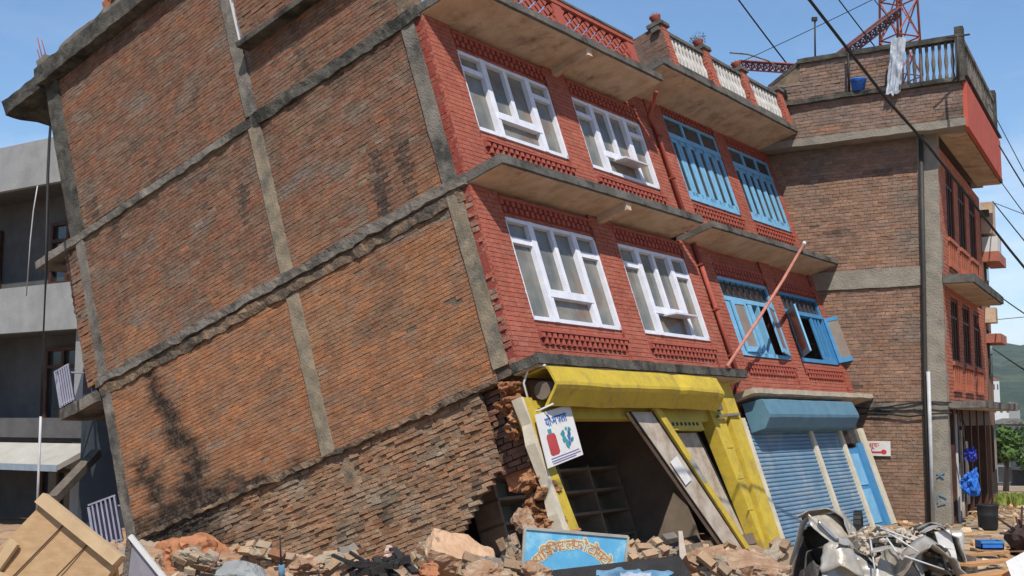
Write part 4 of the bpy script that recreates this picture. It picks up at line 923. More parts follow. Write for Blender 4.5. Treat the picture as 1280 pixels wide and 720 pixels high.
M_dmet = mat('dust coated metal', (.40, .35, .28), .8, (.30, .255, .20), 5, .3, col3=(.45, .44, .42), s3=2.5, lo3=.55, hi3=.7)
patch((1014, 647, 17.9), (1054, 638, 18.7), (1090, 694, 18.7), (1080, 712, 17.8), 'roof_panel', M_dmet, .05, 3)
patch((1004, 655, 18.6), (1030, 655, 18.6), (1050, 735, 18.5), (990, 735, 18.5), 'inner_panel', M_steeld, .08, 4)
patch((1028, 700, 17.5), (1072, 692, 17.5), (1100, 728, 17.4), (1030, 738, 17.4), 'door', M_steel, .09, 5)
patch((1066, 672, 18.4), (1110, 668, 18.5), (1130, 700, 18.1), (1080, 712, 18.0), 'bonnet', M_dmet, .10, 6)
patch((1104, 690, 17.5), (1150, 684, 17.5), (1160, 735, 17.3), (1100, 735, 17.3), 'body_panel', M_steel, .12, 7)
patch((1150, 660, 18.3), (1196, 662, 18.2), (1208, 722, 17.8), (1160, 722, 17.7), 'body_panel', M_steel, .12, 8)
patch((1120, 662, 18.6), (1165, 655, 18.7), (1180, 690, 18.3), (1125, 692, 18.2), 'body_panel', M_dmet, .12, 9)
patch((1168, 664, 17.7), (1186, 662, 17.7), (1200, 700, 17.6), (1184, 704, 17.6), 'headlight_panel', M_whitewall, .05, 10)
rng = random.Random(77)
def rp(x0, x1, y0, y1, d=.4): return a18(rng.uniform(x0, x1), rng.uniform(y0, y1), 18 + rng.uniform(-d, d))
for i in range(40):
    p = rp(1056, 1190, 674, 726, .45); d = Vector((rng.uniform(-1, 1), rng.uniform(-.5, .5), rng.uniform(-.55, .55))).normalized(); l = rng.uniform(.15, .33)
    k = p + d * l + Vector((0, 0, rng.uniform(-.1, .16)))
    m = rng.choice((M_steel, M_steel, M_steel, M_steeld, mat('dust coated metal', (.46, .40, .32), .8, (.36, .30, .24), 5, .3)))
    sheet([p - d * l, p + Vector((0, 0, rng.uniform(0, .15))), k], rng.uniform(.12, .42), 'torn_panel', seed=20 + i, amp=.10, wdir=(rng.uniform(-.5, .5), 1, rng.uniform(-.6, .6)), m=m, nseg=10, nw=5)
sheet([a18(1118, 735, 17.3), a18(1135, 690, 17.3), a18(1162, 676, 17.4), a18(1190, 695, 17.4), a18(1206, 735, 17.3)], .40, 'fender', seed=61, amp=.08, wdir=(.1, 1, .1), nw=6, curl=.06)
sheet([a18(1150, 664, 17.9), a18(1172, 655, 17.9), a18(1193, 668, 17.9), a18(1207, 700, 17.8), a18(1204, 735, 17.7)], .5, 'fender', seed=62, amp=.06, wdir=(.1, 1, .1), nw=6, curl=.05)
sheet([a18(1140, 663, 18.2), a18(1160, 655, 18.2), a18(1180, 660, 18.2)], .35, 'bonnet', seed=63, amp=.05, wdir=(0, 1, 0), m=M_steeld)
sheet([a18(1086, 690, 17.4), a18(1110, 684, 17.3), a18(1140, 700, 17.3), a18(1162, 735, 17.2)], .18, 'wheel_arch', seed=64, amp=.04, wdir=(0, 1, .1), nw=4)
mb = MB()
for a, b in (((1108, 672, 17.4), (1128, 700, 17.2)), ((1114, 668, 17.4), (1148, 690, 17.2)), ((1100, 660, 17.8), (1150, 678, 17.6)), ((1088, 675, 17.5), (1094, 715, 17.2)), ((1130, 695, 17.1), (1180, 712, 17.1))): mb.tube([at(*a), at(*b)], .014, 6)
mb.build('bent_rod', M_lat, CW)
mb = MB()
for i in range(110):
    p = rp(1066, 1180, 662, 712, .35); mb.rock(p, (rng.uniform(.04, .13), rng.uniform(.04, .1), rng.uniform(.03, .07)), seed=i + 300, sub=1, rough=.3)
dh = mb.build('dust_heap', mat('pale dust', (.52, .44, .34), .97, (.40, .33, .25), 6, .6), CW); dh['kind'] = 'stuff'
mb = MB()
for i in range(14):
    c = a18(1060 + i * 10, 716, 18.4); mb.rock(c + Vector((0, 0, .1)), (.3, .5, .36), seed=i + 400, sub=2, rough=.3)
mb.build('crushed_core', mat('crushed dusty interior', (.16, .135, .11), .95, (.07, .06, .05), 4, .7), CW)
t = thing('dark_tyre', 'dark rubber tyre standing between the crushed car and its buckled roof', 'tyre', at(1080, 690, 18.9))
mb = MB()
for i in range(20):
    a, b = 2 * pi * i / 20, 2 * pi * (i + 1) / 20; c = at(1073, 662, 19.1)
    mb.bar(c + Vector((.06 * cos(a), .15 * cos(a), .26 * sin(a))), c + Vector((.06 * cos(b), .15 * cos(b), .26 * sin(b))), .12, .09)
mb.build('tread', M_black, t)

# ------------------------------------------------------------------ upright brick house on the right
G1 = thing('brick_house', 'upright tall brick house with red balcony parapet at the street corner on the right', 'house', (3, 4, 0), GR)
kk = .079
def gshear(mb, out=0.0):
    mb.v = [(x + kk * y - (out if z > 9.40 else 0), y, z) for x, y, z in mb.v]; return mb
def rcol(y, z):
    c = mixc((.33, .19, .125), (.27, .175, .13), R()) if z < 9 else mixc((.28, .175, .13), (.23, .17, .14), R())
    c = mixc(c, (.20, .17, .14), (fbm(y, z, .8, 50) - .1) * 1.3); c = mixc(c, (.07, .06, .05), (fbm(y, z * 3, .6, 60) - .35) * 2.2)
    if z < 2.6: c = mixc(c, (.24, .155, .105), .5)
    c = mixc(c, (.36, .18, .10), (fbm(y * .6, z * 3, 1.6, 64) - .3) * 1.5)
    k = .95 + .4 * R(); return tuple(v * k for v in c)
mb = MB()
for z0, z1, y0, y1 in ((0, 2.55, .48, 9), (2.9, 5.7, .48, 9), (6.15, 9.38, .48, 9), (9.56, 10.46, -.7, 9)):
    mb.bricks((0, 0, 0), (0, 1, 0), (0, 0, 1), (-1, 0, 0), y0, y1, z0, z1, rcol, jit=.006, tilt=.35, gap=.01, skip=.003)
gshear(mb, .5).build('brick_wall', M_brick, G1)
mb = MB(); mb.box(.011, .2, .4, 9, 0, 9.38); gshear(mb).build('mortar_bed', M_mortar, G1)
mb = MB(); mb.box(.012, .2, -.68, 9, 9.42, 10.5); gshear(mb, .5).build('mortar_bed', M_mortar, G1)
mb = MB(); mb.rbox(-.02, .3, .0, .49, 0, 9.42, .2, .012); gshear(mb).build('column', M_sand, G1)
mb = MB(); mb.rbox(-.05, .2, .49, 9, 5.70, 6.16, .2, .012); gshear(mb).build('concrete_band', M_sand, G1)
mb = MB(); mb.rbox(-.05, .2, -.02, 9, 2.70, 2.86, .2, .03); gshear(mb).build('concrete_band', M_conc, G1)
mb = MB(); mb.rbox(-.54, .2, -.74, 9, 9.38, 9.56, .2, .02); gshear(mb).build('concrete_band', M_sand, G1)
mb = MB(); mb.rbox(-.62, .6, -.78, 9, 10.46, 10.57, .2, .02); gshear(mb).build('ledge', M_concd, G1)
def orc(x, z): k = .85 + .25 * R(); return (.46 * k, .15 * k, .085 * k)
mb = MB(); mo = MB(); mw = MB()
W2 = [(1.2, 2.5), (3.3, 4.7), (5.5, 6.9)]
for z0, z1, a, b in ((2.9, 5.7, 3.9, 5.5), (5.95, 9.1, 7.0, 8.85)):
    x = 0.0
    for (w0, w1) in W2:
        mb.bricks((0, 0, 0), (1, 0, 0), (0, 0, 1), (0, -1, 0), x, w0, z0, z1, orc, bh=.08, jit=.003)
        mb.bricks((0, 0, 0), (1, 0, 0), (0, 0, 1), (0, -1, 0), w0, w1, z0, a, orc, bh=.08, jit=.003)
        mb.bricks((0, 0, 0), (1, 0, 0), (0, 0, 1), (0, -1, 0), w0, w1, b, z1, orc, bh=.08, jit=.003); x = w1
    mb.bricks((0, 0, 0), (1, 0, 0), (0, 0, 1), (0, -1, 0), x, 8.0, z0, z1, orc, bh=.08, jit=.003)
    mo.box(0.25, 8, .02, .2, z0, a); mo.box(.25, 8, .02, .2, b, z1); 
    for xa, xb in ((.25, 1.2), (2.5, 3.3), (4.7, 5.5), (6.9, 8)): mo.box(xa, xb, .02, .2, a, b)
mb.build('front_wall', M_orr, G1); mo.build('wall_core', M_redm, G1)
for a, b in ((3.9, 5.5), (7.0, 8.85)):
    for w0, w1 in W2:
        f = MB(); f.box(w0, w1, .03, .1, a, a + .07); f.box(w0, w1, .03, .1, b - .07, b)
        for i in range(4): x = w0 + (w1 - w0 - .07) * i / 3; f.box(x, x + .07, .03, .1, a, b)
        f.box(w0, w1, .035, .1, b - .5, b - .44); wn = f.build('window', M_brownw, G1)
        g = MB(); g.box(w0, w1, .12, .13, a, b); g.build('pane', M_paned, wn)
        f = MB(); f.box(w0 - .08, w1 + .08, -.06, .0, a - .10, a); f.box(w0 - .08, w1 + .08, -.05, .0, a - .75, a - .68)
        for i in range(5): x = w0 + (w1 - w0 - .05) * i / 4; f.box(x, x + .06, -.04, .0, a - .68, a - .10)
        f.build('sill_panel', M_orp, G1)
        f = MB(); f.box(w0 + .1, w1 - .1, -.015, .005, a - .50, a - .25); f.build('dark_slot', M_brownw, G1)
for z0, z1, yo, xe in ((9.42, 9.55, .72, 7.6), (5.72, 5.92, .72, 6.4), (2.74, 2.90, .85, 8.2)):
    mb = MB(); mb.rbox(-.0, xe, -yo, -.01, z0, z1, .25, .01); mb.build('balcony_slab', M_slabf if z0 > 3 else M_conc, G1)
    mb = MB(); mb.box(.06, xe - .05, -yo + .06, -.012, z0 - .03, z0 - .005); mb.build('soffit', M_soffit, G1)
mb = MB(); mb.box(-.54, 6.6, -.80, -.70, 9.36, 10.46); mb.build('balcony_parapet', mat('brick red render', (.50, .10, .06), .8, (.42, .08, .05), 1.5, .15), G1)
mb = MB(); mb.box(-.63, 6.65, -.84, -.66, 10.572, 10.61); mb.build('coping', M_brownw, G1)
mb = MB(); mb.box(.2, 9.0, -.02, 8.8, 9.6, 9.75); mb.box(.2, 8, .3, .4, 0, 9.5); mb.box(7.9, 8.05, .2, 8.8, 0, 10.5); mb.box(.3, 8, 8.7, 8.9, 0, 10.5); mb.box(1.0, 8.9, .3, 8.8, 10.0, 10.2); mb.build('inner_structure', M_dark, G1)
# roof parapet and railing
mb = MB(); mb.bricks((.15, 0, 0), (0, 1, 0), (0, 0, 1), (-1, 0, 0), .75, 3.3, 10.62, 11.60, rcol, jit=.01); mb.bricks((.15, 0, 0), (0, 1, 0), (0, 0, 1), (-1, 0, 0), 3.3, 8.6, 10.62, 11.15, rcol, jit=.01)
gshear(mb, .4).build('parapet', M_brick, G1)
mb = MB(); mb.box(.17, .36, .75, 3.3, 10.56, 11.6); mb.box(.17, .36, 3.3, 8.6, 10.56, 11.14); mb.polyyz([(3.25, 11.6), (4.1, 11.1), (3.25, 11.1)], .16, .36); gshear(mb, .4).build('mortar_bed', M_mortar, G1)
mb = MB(); mb.rbox(.08, .42, .7, 3.35, 11.6, 11.72, .2, .015); mb.rbox(.05, .3, -.75, .72, 11.55, 11.68, .2, .01); mb.bar((.25, 3.3, 11.66), (.25, 4.15, 11.12), .2, .1); gshear(mb, .4).build('coping', M_concd, G1)
mb = MB()
for i in range(9): lathe(mb, (.18, -.62 + i * .15, 10.62), [(.045, 0), (.05, .1), (.03, .2), (.055, .45), (.03, .7), (.045, .85), (.045, .94)], 6)
gshear(mb, .4).build('baluster', M_conc, G1)
mb = MB(); mb.box(.1, .35, -.75, -.55, 10.56, 11.85); gshear(mb, .5).build('parapet_post', M_concd, G1)
mb = MB(); mb.box(6.2, 6.6, -.75, -.3, 10.5, 11.9); gshear(mb).build('parapet_post', M_concd, G1)
mb = MB(); mb.box(-.3, 6.3, -.72, -.6, 11.55, 11.66)
for i in range(18): lathe(mb, (.5 + i * .32, -.66, 10.6), [(.045, 0), (.05, .1), (.03, .2), (.055, .45), (.03, .7), (.045, .94)], 6)
mb.build('street_balustrade', M_conc, G1)
# pipes and cables on the side wall
mb = MB(); mb.tube([(-.10, .36, 9.4), (-.10, .42, 6), (-.10, .48, 3), (-.10, .50, 0)], .055, 8); gshear(mb).build('drainpipe', M_pipeb, G1)
mb = MB(); mb.tube([(-.20, .38, 3.6), (-.20, .40, 0.02)], .045, 8); gshear(mb).build('conduit', M_pipew, G1)
mb = MB(); mb.tube([(-.08, -.1 + i * .5, 2.86 + .05 * math.sin(i * 1.3) - .02 * i) for i in range(12)], .018, 5); gshear(mb).build('wall_cable', M_cable, G1); mb = MB(); mb.tube([(-.08, -.1 + i * .5, 2.58 + .05 * math.sin(i * 1.9 + 1)) for i in range(12)], .022, 5); gshear(mb).build('wall_cable', M_cable, G1); mb = MB(); mb.tube([(-.05, 2.0, 10.6), (-.05, 2.0, 11.7)], .03, 5); gshear(mb, .4).build('roof_pipe', M_cable, G1)
# graffiti marks on the column
mb = MB()
for y0, z0, y1, z1 in ((.12, 1.22, .30, 1.10), (.30, 1.20, .14, 1.08), (.1, .62, .28, .70), (.28, .70, .3, .5), (.12, .5, .3, .44)): mb.bar((-.045, y0, z0), (-.045, y1, z1), .03, .012, up=(1, 0, 0))
gshear(mb).build('paint_mark', mat('faded blue spray paint', (.16, .28, .38), .9, bump=0), G1)
# ground floor shop of that house
mb = MB(); mb.box(.5, 2.2, .25, .35, 0, 2.7)
for x in (.55, 1.3, 2.2, 3.6, 5.0, 6.6): mb.box(x, x + .14, -.05, .12, 0, 2.72)
mb.box(.5, 8, -.02, .1, 2.3, 2.7); mb.build('shop_frame', M_brownw, G1)
mb = MB(); mb.box(1.42, 1.55, -.10, .0, .1, 2.2); mb.box(2.4, 3.3, .0, .05, 0.3, 1.9); mb.build('door_board', M_board, G1)
mb = MB(); mb.bars = None; mb.bar((.7, -.08, 0.0), (.7, -.08, 2.6), .05); mb.bar((1.0, -.08, 0), (1.0, -.08, 1.4), .04); mb.build('shop_post', M_pipew, G1)
# small sign on the side wall
si = thing('wall_sign', 'small white sign with red marks on the side wall of the upright brick house', 'sign', (-.02, 1.7, 1.55), GR)
mb = MB(); mb.box(-.05, -.02, 1.36, 2.0, 1.58, 1.94); gshear(mb).build('plate', M_pw, si)
mb = MB(); xs = -.054
for yc in (1.52, 1.86): mb.prism([(xs, yc + .07 * cos(k * pi / 4), 1.68 + .06 * sin(k * pi / 4)) for k in range(8)], (-.002, 0, 0))
mb.box(xs - .002, xs, 1.58, 1.80, 1.65, 1.69)
gshear(mb).build('red_mark', M_sgred, si)
mb = MB(); add_text(mb, "\u0938\u0942\u091a\u0928\u093e", .16, (-.056 + kk * 1.7, 1.7, 1.79), (0, -1, 0), (0, 0, 1)); mb.build('lettering', M_sgred, si)
# cloth, bucket, tank on the ledge
lc = cloth('hanging_cloth', (-.58, .55, 11.74), .34, -1.40, 12, 30, .12, M_clothw, 'long pale grey and white cloth draped over the roof parapet of the upright house', 'cloth', (0, 1, 0), (.02, -.12, 1), 5, frame=GR)
bk = thing('bucket', 'blue plastic bucket on the roof ledge of the upright brick house', 'bucket', (-.40, 1.75, 10.58), GR)
mb = MB(); lathe(mb, (-.40, 1.75, 10.58), [(0, 0), (.14, 0), (.20, .28), (.21, .30), (.19, .30), (.13, .03), (0, .03)], 14); mb.build('body', M_blueb, bk)
mb = MB(); mb.tube([(-.4, 1.55, 10.88), (-.58, 1.65, 10.8), (-.62, 1.75, 10.76), (-.58, 1.85, 10.8), (-.4, 1.95, 10.88)], .01, 5); mb.build('handle', M_black, bk)
mb = MB(); mb.rock((-.05, 3.78, 10.78), (.2, .24, .24), seed=5, sub=3, rough=.15, planes=3); single('black_bag', mb, M_black, 'black bag on the roof ledge beside the baluster terrace end', 'bag', frame=GR)
# blue bags at the shop front
for i, (x, y, z, sx2, sz2, lb) in enumerate(((.22, -.42, 1.0, .22, .34, 'big bright blue plastic bag hanging at the shop doorway'), (.80, -.38, 1.62, .15, .19, 'smaller violet blue plastic bag hanging above the big blue bag'))):
    t = thing('hanging_bag', lb, 'bag', (x, y, z - sz2), GR, 'blue bags hanging at the doorway'); mb = MB(); mb.rock((x, y, z), (sx2 * 1.1, sx2, sz2), seed=90 + i, sub=4, rough=.5, planes=8)
    mb.build('bag_body', M_blueb if i == 0 else mat('violet blue plastic', (.05, .07, .50), .45, bump=.1), t)
    mb = MB(); mb.tube([(x, y, z + sz2 * .85), (x, y + .2, 2.68)], .012, 5); mb.build('string', M_black, t)
t = thing('plastic_tub', 'black plastic tub standing behind the crushed car at the shop corner', 'tub', (-.9, -.9, 0), GR)
mb = MB(); lathe(mb, (-.9, -.9, 0), [(0, 0), (.19, 0), (.21, .04), (.22, .3), (.23, .32), (.22, .34), (.24, .52), (.26, .55), (.22, .56), (0, .50)], 18); mb.build('body', M_black, t)

# antenna masts and lattice tower behind the upright house
def lattice(mb, a, b, w0, w1, n, r=.03, side=3):
    a, b = Vector(a), Vector(b); d = (b - a).normalized(); ref = Vector((0, 0, 1)) if abs(d.z) < .9 else Vector((1, 0, 0)); x = d.cross(ref).normalized(); y = x.cross(d)
    def P(t, k): w = w0 + (w1 - w0) * t; an = 2 * pi * k / side + .4; return a.lerp(b, t) + (x * cos(an) + y * sin(an)) * w
    for k in range(side): mb.tube([P(0, k), P(1, k)], r * 1.4, 5)
    for i in range(n):
        for k in range(side):
            t0, t1 = i / n, (i + 1) / n; mb.tube([P(t0, k), P(t1, (k + 1) % side)], r, 4, False); mb.tube([P(t0, (k + 1) % side), P(t1, k)], r, 4, False); mb.tube([P(t1, k), P(t1, (k + 1) % side)], r, 4, False)
TW = thing('lattice_tower', 'red and white steel lattice tower standing behind the upright brick house', 'tower', at(1142, 520, 44))
b0 = at(1142, 520, 44); mb = MB(); z0 = 0
tx, ty = b0.x, b0.y
lattice(mb, (tx, ty, 0), (tx, ty, 12.2), 1.3, .85, 8, .035, 4); lattice(mb, (tx, ty, 15.3), (tx, ty, 26), .76, .5, 7, .035, 4); mb.build('red_section', M_rust, TW)
mb = MB(); lattice(mb, (tx, ty, 12.2), (tx, ty, 15.3), .85, .76, 2, .03, 4); mb.build('grey_section', mat('dull purple grey steel', (.25, .14, .14), .7, bump=0), TW)
mb = MB(); lattice(mb, at(1048, 72, 42), at(1122, 14, 43), .22, .22, 12, .025, 3); single('lattice_boom', mb, mat('dull maroon steel', (.16, .07, .07), .7, bump=0), 'sloping lattice boom running up to the steel tower', 'lattice mast')
mb = MB(); lattice(mb, at(925, 80, 43), at(1016, 86, 42), .2, .2, 12, .022, 3); single('lattice_boom', mb, M_rust, 'reddish horizontal lattice boom behind the baluster terrace end', 'lattice mast')
mb = MB(); mb.tube([at(912, 66, 42), at(935, 68, 42), at(960, 76, 42), at(985, 92, 42)], .03, 5); single('bent_rod', mb, M_woodd, 'thin curved dark rod rising over the roof terrace end', 'rod')
an = thing('antenna_mast', 'thin antenna mast with a short top on the parapet of the upright house', 'antenna', at(1019, 78, 32.5))
mb = MB(); mb.tube([at(1019, 80, 32.5), at(1018.5, 22, 32.5)], .025, 6); mb.build('mast', M_pipeb, an); mb = MB(); mb.box(*[v for p in zip(at(1018, 24, 32.5) - Vector((.07, .05, .05)), at(1018, 24, 32.5) + Vector((.07, .05, .05))) for v in p]); mb.build('head', M_black, an)
an = thing('antenna_mast', 'T shaped antenna mast at the street corner of the upright house roof', 'antenna', at(1198, 104, 28))
mb = MB(); mb.tube([at(1198, 104, 28), at(1197, 44, 28)], .03, 6); mb.build('mast', M_pipeb, an)
mb = MB(); mb.tube([at(1183, 47, 28), at(1212, 43, 28)], .025, 6); mb.build('crossbar', M_pipeb, an)

# neighbours further down the street
def house(name, label, fr, x0, x1, yd, storeys, hs, m, mt, wcols, over=0.0, rm=None):
    t = thing(name, label, 'house', ((x0 + x1) / 2, yd / 2, 0), fr); H = storeys * hs
    mb = MB(); mb.box(x0, x1, 0, yd, -4, H); mb.build('wall', m, t)
    for s_ in range(storeys):
        z = s_ * hs
        for c in range(wcols):
            a = x0 + (x1 - x0) * (c + .25) / wcols; b = x0 + (x1 - x0) * (c + .75) / wcols
            f = MB(); f.box(a, b, -.04, .0, z + .9, z + 2.3); w = f.build('window', mt, t); g = MB(); g.box(a + .08, b - .08, -.06, -.041, z + .98, z + 2.22); g.build('pane', M_paned, w)
            a, b = yd * (c + .3) / wcols, yd * (c + .6) / wcols; f = MB(); f.box(x0 - .04, x0, a, b, z + .9, z + 2.3); w = f.build('window', mt, t); g = MB(); g.box(x0 - .06, x0 - .041, a + .08, b - .08, z + .98, z + 2.22); g.build('pane', M_paned, w)
        if over and s_:
            mb = MB(); mb.box(x0 + .3, x1 - .3, -over, 0, z - .12, z + .02); mb.build('balcony_slab', M_conc, t)
            mb = MB(); mb.box(x0 + .3, x1 - .3, -over - .05, -over + .04, z + .02, z + .85); mb.box(x0 + .3, x0 + .4, -over, 0, z + .02, z + .85); mb.build('balcony_parapet', rm or mt, t)
    mb = MB(); mb.box(x0 - .1, x1 + .1, -.25, yd + .1, H, H + .2); mb.build('roof', M_conc, t); return t
NB = house('brick_house', 'narrow brown rendered house just beyond the red parapet house with small balconies', GR, 8.12, 9.6, 8, 3, 2.85, mat('brown brick render', (.24, .12, .07), .9, (.17, .09, .055), 2, .3), M_brownw, 1)
for x0, x1, yo, z0, z1, m, nm in ((8.15, 8.9, .34, 8.05, 9.0, M_soffit, 'balcony_block'), (8.2, 10.2, .46, 7.2, 7.5, mat('pink red render', (.42, .15, .10), .9), 'balcony_parapet'), (8.2, 9.2, .44, 7.5, 7.95, M_whitewall, 'balcony_screen'), (8.15, 8.7, .30, 5.35, 5.8, M_soffit, 'balcony_block'), (8.2, 9.8, .42, 4.75, 5.02, mat('pink red render', (.42, .15, .10), .9), 'balcony_parapet')):
    mb = MB(); mb.box(x0, x1, -yo, -.002, z0, z1); mb.build(nm, m, NB)
house('white_house', 'small plain white house at the far end of the street behind the green tree', rotz((31.8, 80, -2.8), 70), 0, 4, 6, 1, 3.0, M_whitewall, M_brownw, 1)
house('concrete_house', 'grey flat roofed concrete house with balcony at the far end of the street', rotz((42.5, 100, -3.6), 80), 0, 9, 12, 1, 2.9, M_dgrey, M_lconc, 3)
t = thing('concrete_house', 'low grey concrete terrace with white rail at the far right end of the street', 'house', (44, 99, -5))
mb = MB(); mb.box(41.2, 48, 97, 105, -1.6, -.6); mb.box(41.2, 48, 97, 97.3, -5, -4.2); mb.build('terrace_wall', M_lconc, t)
mb = MB()
for x in (41.5, 43.4, 45.3): mb.box(x, x + .4, 97, 97.4, -5, -1.6)
mb.build('pillar', M_dgrey, t)
mb = MB(); mb.tube([(43.0, 97, -.6), (43.0, 97, 1.6)], .06, 6); mb.build('pole', M_pipew, t)
for i, (px, py, d, w, h, m, lb) in enumerate(((1243, 492, 900, 8, 10, M_whitewall, 'white and pink house halfway up the wooded hill'), (1252, 518, 760, 12, 4, M_whitewall, 'low white house at the foot of the wooded hill'), (1268, 514, 760, 7, 4, M_lconc, 'low grey house right of the low white house at the hill foot'), (1233, 545, 500, 6, 6, M_lconc, 'pale house just beside the corner of the brick house at the valley'), (1272, 548, 420, 12, 5, M_dgrey, 'dark grey house in the valley at the right edge'))):
    p = at(px, py, d); t = thing('far_house', lb, 'house', p)
    mb = MB(); mb.box(p.x - w / 2, p.x + w / 2, p.y, p.y + w, p.z - 8, p.z + h); mb.build('wall', m, t)
    mb = MB(); mb.prism([(p.x - w / 2 - .5, p.y - .5, p.z + h), (p.x + w / 2 + .5, p.y - .5, p.z + h), (p.x, p.y - .5, p.z + h + 2)], (0, w + 1, 0)); mb.build('roof', M_redp if i == 0 else M_conc, t)
    mb = MB()
    for k in range(3): x = p.x - w / 2 + w * (k + .3) / 3; mb.box(x, x + w * .12, p.y - .1, p.y, p.z + h * .3, p.z + h * .7)
    mb.build('window', M_paned, t)
# tree and verge
def tree(name, label, base, h, r, n, m, seed):
    rng = random.Random(seed); t = thing(name, label, 'tree', base); b = Vector(base); mb = MB(); mb.tube([b, b + Vector((.1, 0, h * .35)), b + Vector((.2, 0, h * .7))], [.16, .12, .05], 7)
    for _ in range(7):
        a = rng.uniform(0, 6.3); s_ = b + Vector((.1, 0, h * rng.uniform(.3, .6))); mb.tube([s_, s_ + Vector((cos(a) * r * .6, sin(a) * r * .6, h * .25))], [.06, .02], 5)
    mb.build('trunk', M_woodd, t); mb = MB(); cl = [(b + Vector((rng.gauss(0, r * .4), rng.gauss(0, r * .4), h * rng.uniform(.45, .95))), rng.uniform(.3, .55) * r) for _ in range(16)]
    for _ in range(n):
        c, q = rng.choice(cl); d = Vector((rng.gauss(0, 1), rng.gauss(0, 1), rng.gauss(0, 1))).normalized(); p = c + d * q * rng.random() ** .4
        u = Vector((rng.uniform(-1, 1), rng.uniform(-1, 1), rng.uniform(-1, 1))).normalized() * .16; w = u.cross(d).normalized() * .09; mb.quad(p - u, p - w, p + u, p + w)
    mb.build('crown', m, t)
tree('small_tree', 'small bright green tree in front of the white house at the end of the street', (25.2, 62, -1.2), 3.2, 1.0, 2600, M_leaf, 3)
tree('broad_tree', 'dark green tree beside the grey concrete house in the valley', (48, 112, -5), 6.5, 2.6, 2600, mat('dark leaf', (.05, .09, .03), .8, bump=0), 4)
mb = MB(); rng = random.Random(8)
for i in range(3500):
    p = Vector((rng.uniform(14.2, 19.0), rng.uniform(34, 41), 0)); p.z = max(-.3, ground_h(p.x, p.y)) + .0; a = rng.uniform(0, 6.3); w = Vector((cos(a), sin(a), 0)) * .03; tp = Vector((rng.uniform(-.08, .08), rng.uniform(-.08, .08), rng.uniform(.12, .3)))
    mb.quad(p - w, p + w, p + w * .3 + tp, p - w * .3 + tp)
tag(mb.build('grass', M_grass), 'bright yellow green verge grass beyond the debris', 'grass', kind='stuff')
# street debris on the right
mb = MB(); rng = random.Random(12)
for i in range(500):
    x = rng.uniform(7.0, 14.5); y = rng.uniform(18, 34)
    kf = rng.uniform(.8, 1.2); mb.col = tuple(v * kf for v in rng.choice([(.55, .33, .17), (.50, .36, .22), (.42, .22, .11), (.6, .45, .3)])); s_ = rng.uniform(.04, .16); Rm = rand_rot(rng)
    if rng.random() < .35: Rz = Matrix.Rotation(rng.uniform(0, 6.3), 3, 'Z') @ Matrix.Rotation(rng.uniform(-.12, .12), 3, 'Y'); mb.obox((x, y, .05), Rz @ Vector((s_ * 4, 0, 0)), Rz @ Vector((0, .04, 0)), Rz @ Vector((0, 0, .012)))
    else: mb.rock((x, y, .02), (s_, s_ * .8, s_ * .6), seed=i + 900, sub=1, rot=Rm)
tag(mb.build('street_debris', M_mix), 'splintered wood and earth clods scattered over the street', 'debris', kind='stuff')
for i, (p, q, w, lb) in enumerate((((1205, 706, 17.5), (1262, 700, 18.5), .22, 'wide orange brown plank lying right of the crushed car'), ((1208, 694, 19), (1258, 690, 20), .12, 'narrow tan plank behind the wide orange brown plank'), ((1210, 722, 16.5), (1290, 712, 17.2), .28, 'orange plank at the bottom right corner of the street'))):
    mb = MB(); mb.bar(at(*p), at(*q), w, .04); single('plank', mb, mat('orange plank', (.55, .28, .12), .8, (.4, .2, .08), 3, .2), lb, 'plank', group='planks in the street')
cb = thing('crate', 'blue plastic crate lying in the street beyond the planks', 'crate', at(1237, 686, 21.5))
c = at(1237, 686, 21.5); mb = MB(); mb.box(c.x - .2, c.x + .2, c.y - .15, c.y + .15, c.z, c.z + .03)
for a, b, e, f in ((-.2, .2, -.15, -.13), (-.2, .2, .13, .15), (-.2, -.18, -.15, .15), (.18, .2, -.15, .15)): mb.box(c.x + a, c.x + b, c.y + e, c.y + f, c.z, c.z + .15)
mb.build('tray', M_blueb, cb); mb = MB(); mb.box(c.x - .21, c.x + .21, c.y - .165, c.y - .152, c.z + .11, c.z + .15); mb.build('rim', M_blued, cb)
mb = MB(); mb.prism([at(1258, 704, 16.5), at(1284, 690, 17.5), at(1292, 722, 16.5), at(1266, 726, 16)], (0, .02, .02)); single('flat_board', mb, M_pw, 'white flat panel lying at the bottom right edge of the picture', 'panel')
mb = MB(); rng = random.Random(4); c = at(1276, 668, 22)
mb.rock(c + Vector((.15, 0, -.1)), (.36, .4, .42), seed=8, sub=3, rough=.35)
for i in range(10):
    d = Vector((rng.uniform(-1, .2), rng.uniform(-.5, .5), rng.uniform(-.1, .7))).normalized() * rng.uniform(.3, .55); mb.tube([c, c + d], .02, 5)
single('scrap_heap', mb, mat('dark brown scrap', (.07, .04, .035), .8, (.03, .022, .02), 5, .6), 'dark brown heap of scrap with sticks at the right edge of the street', 'scrap heap')

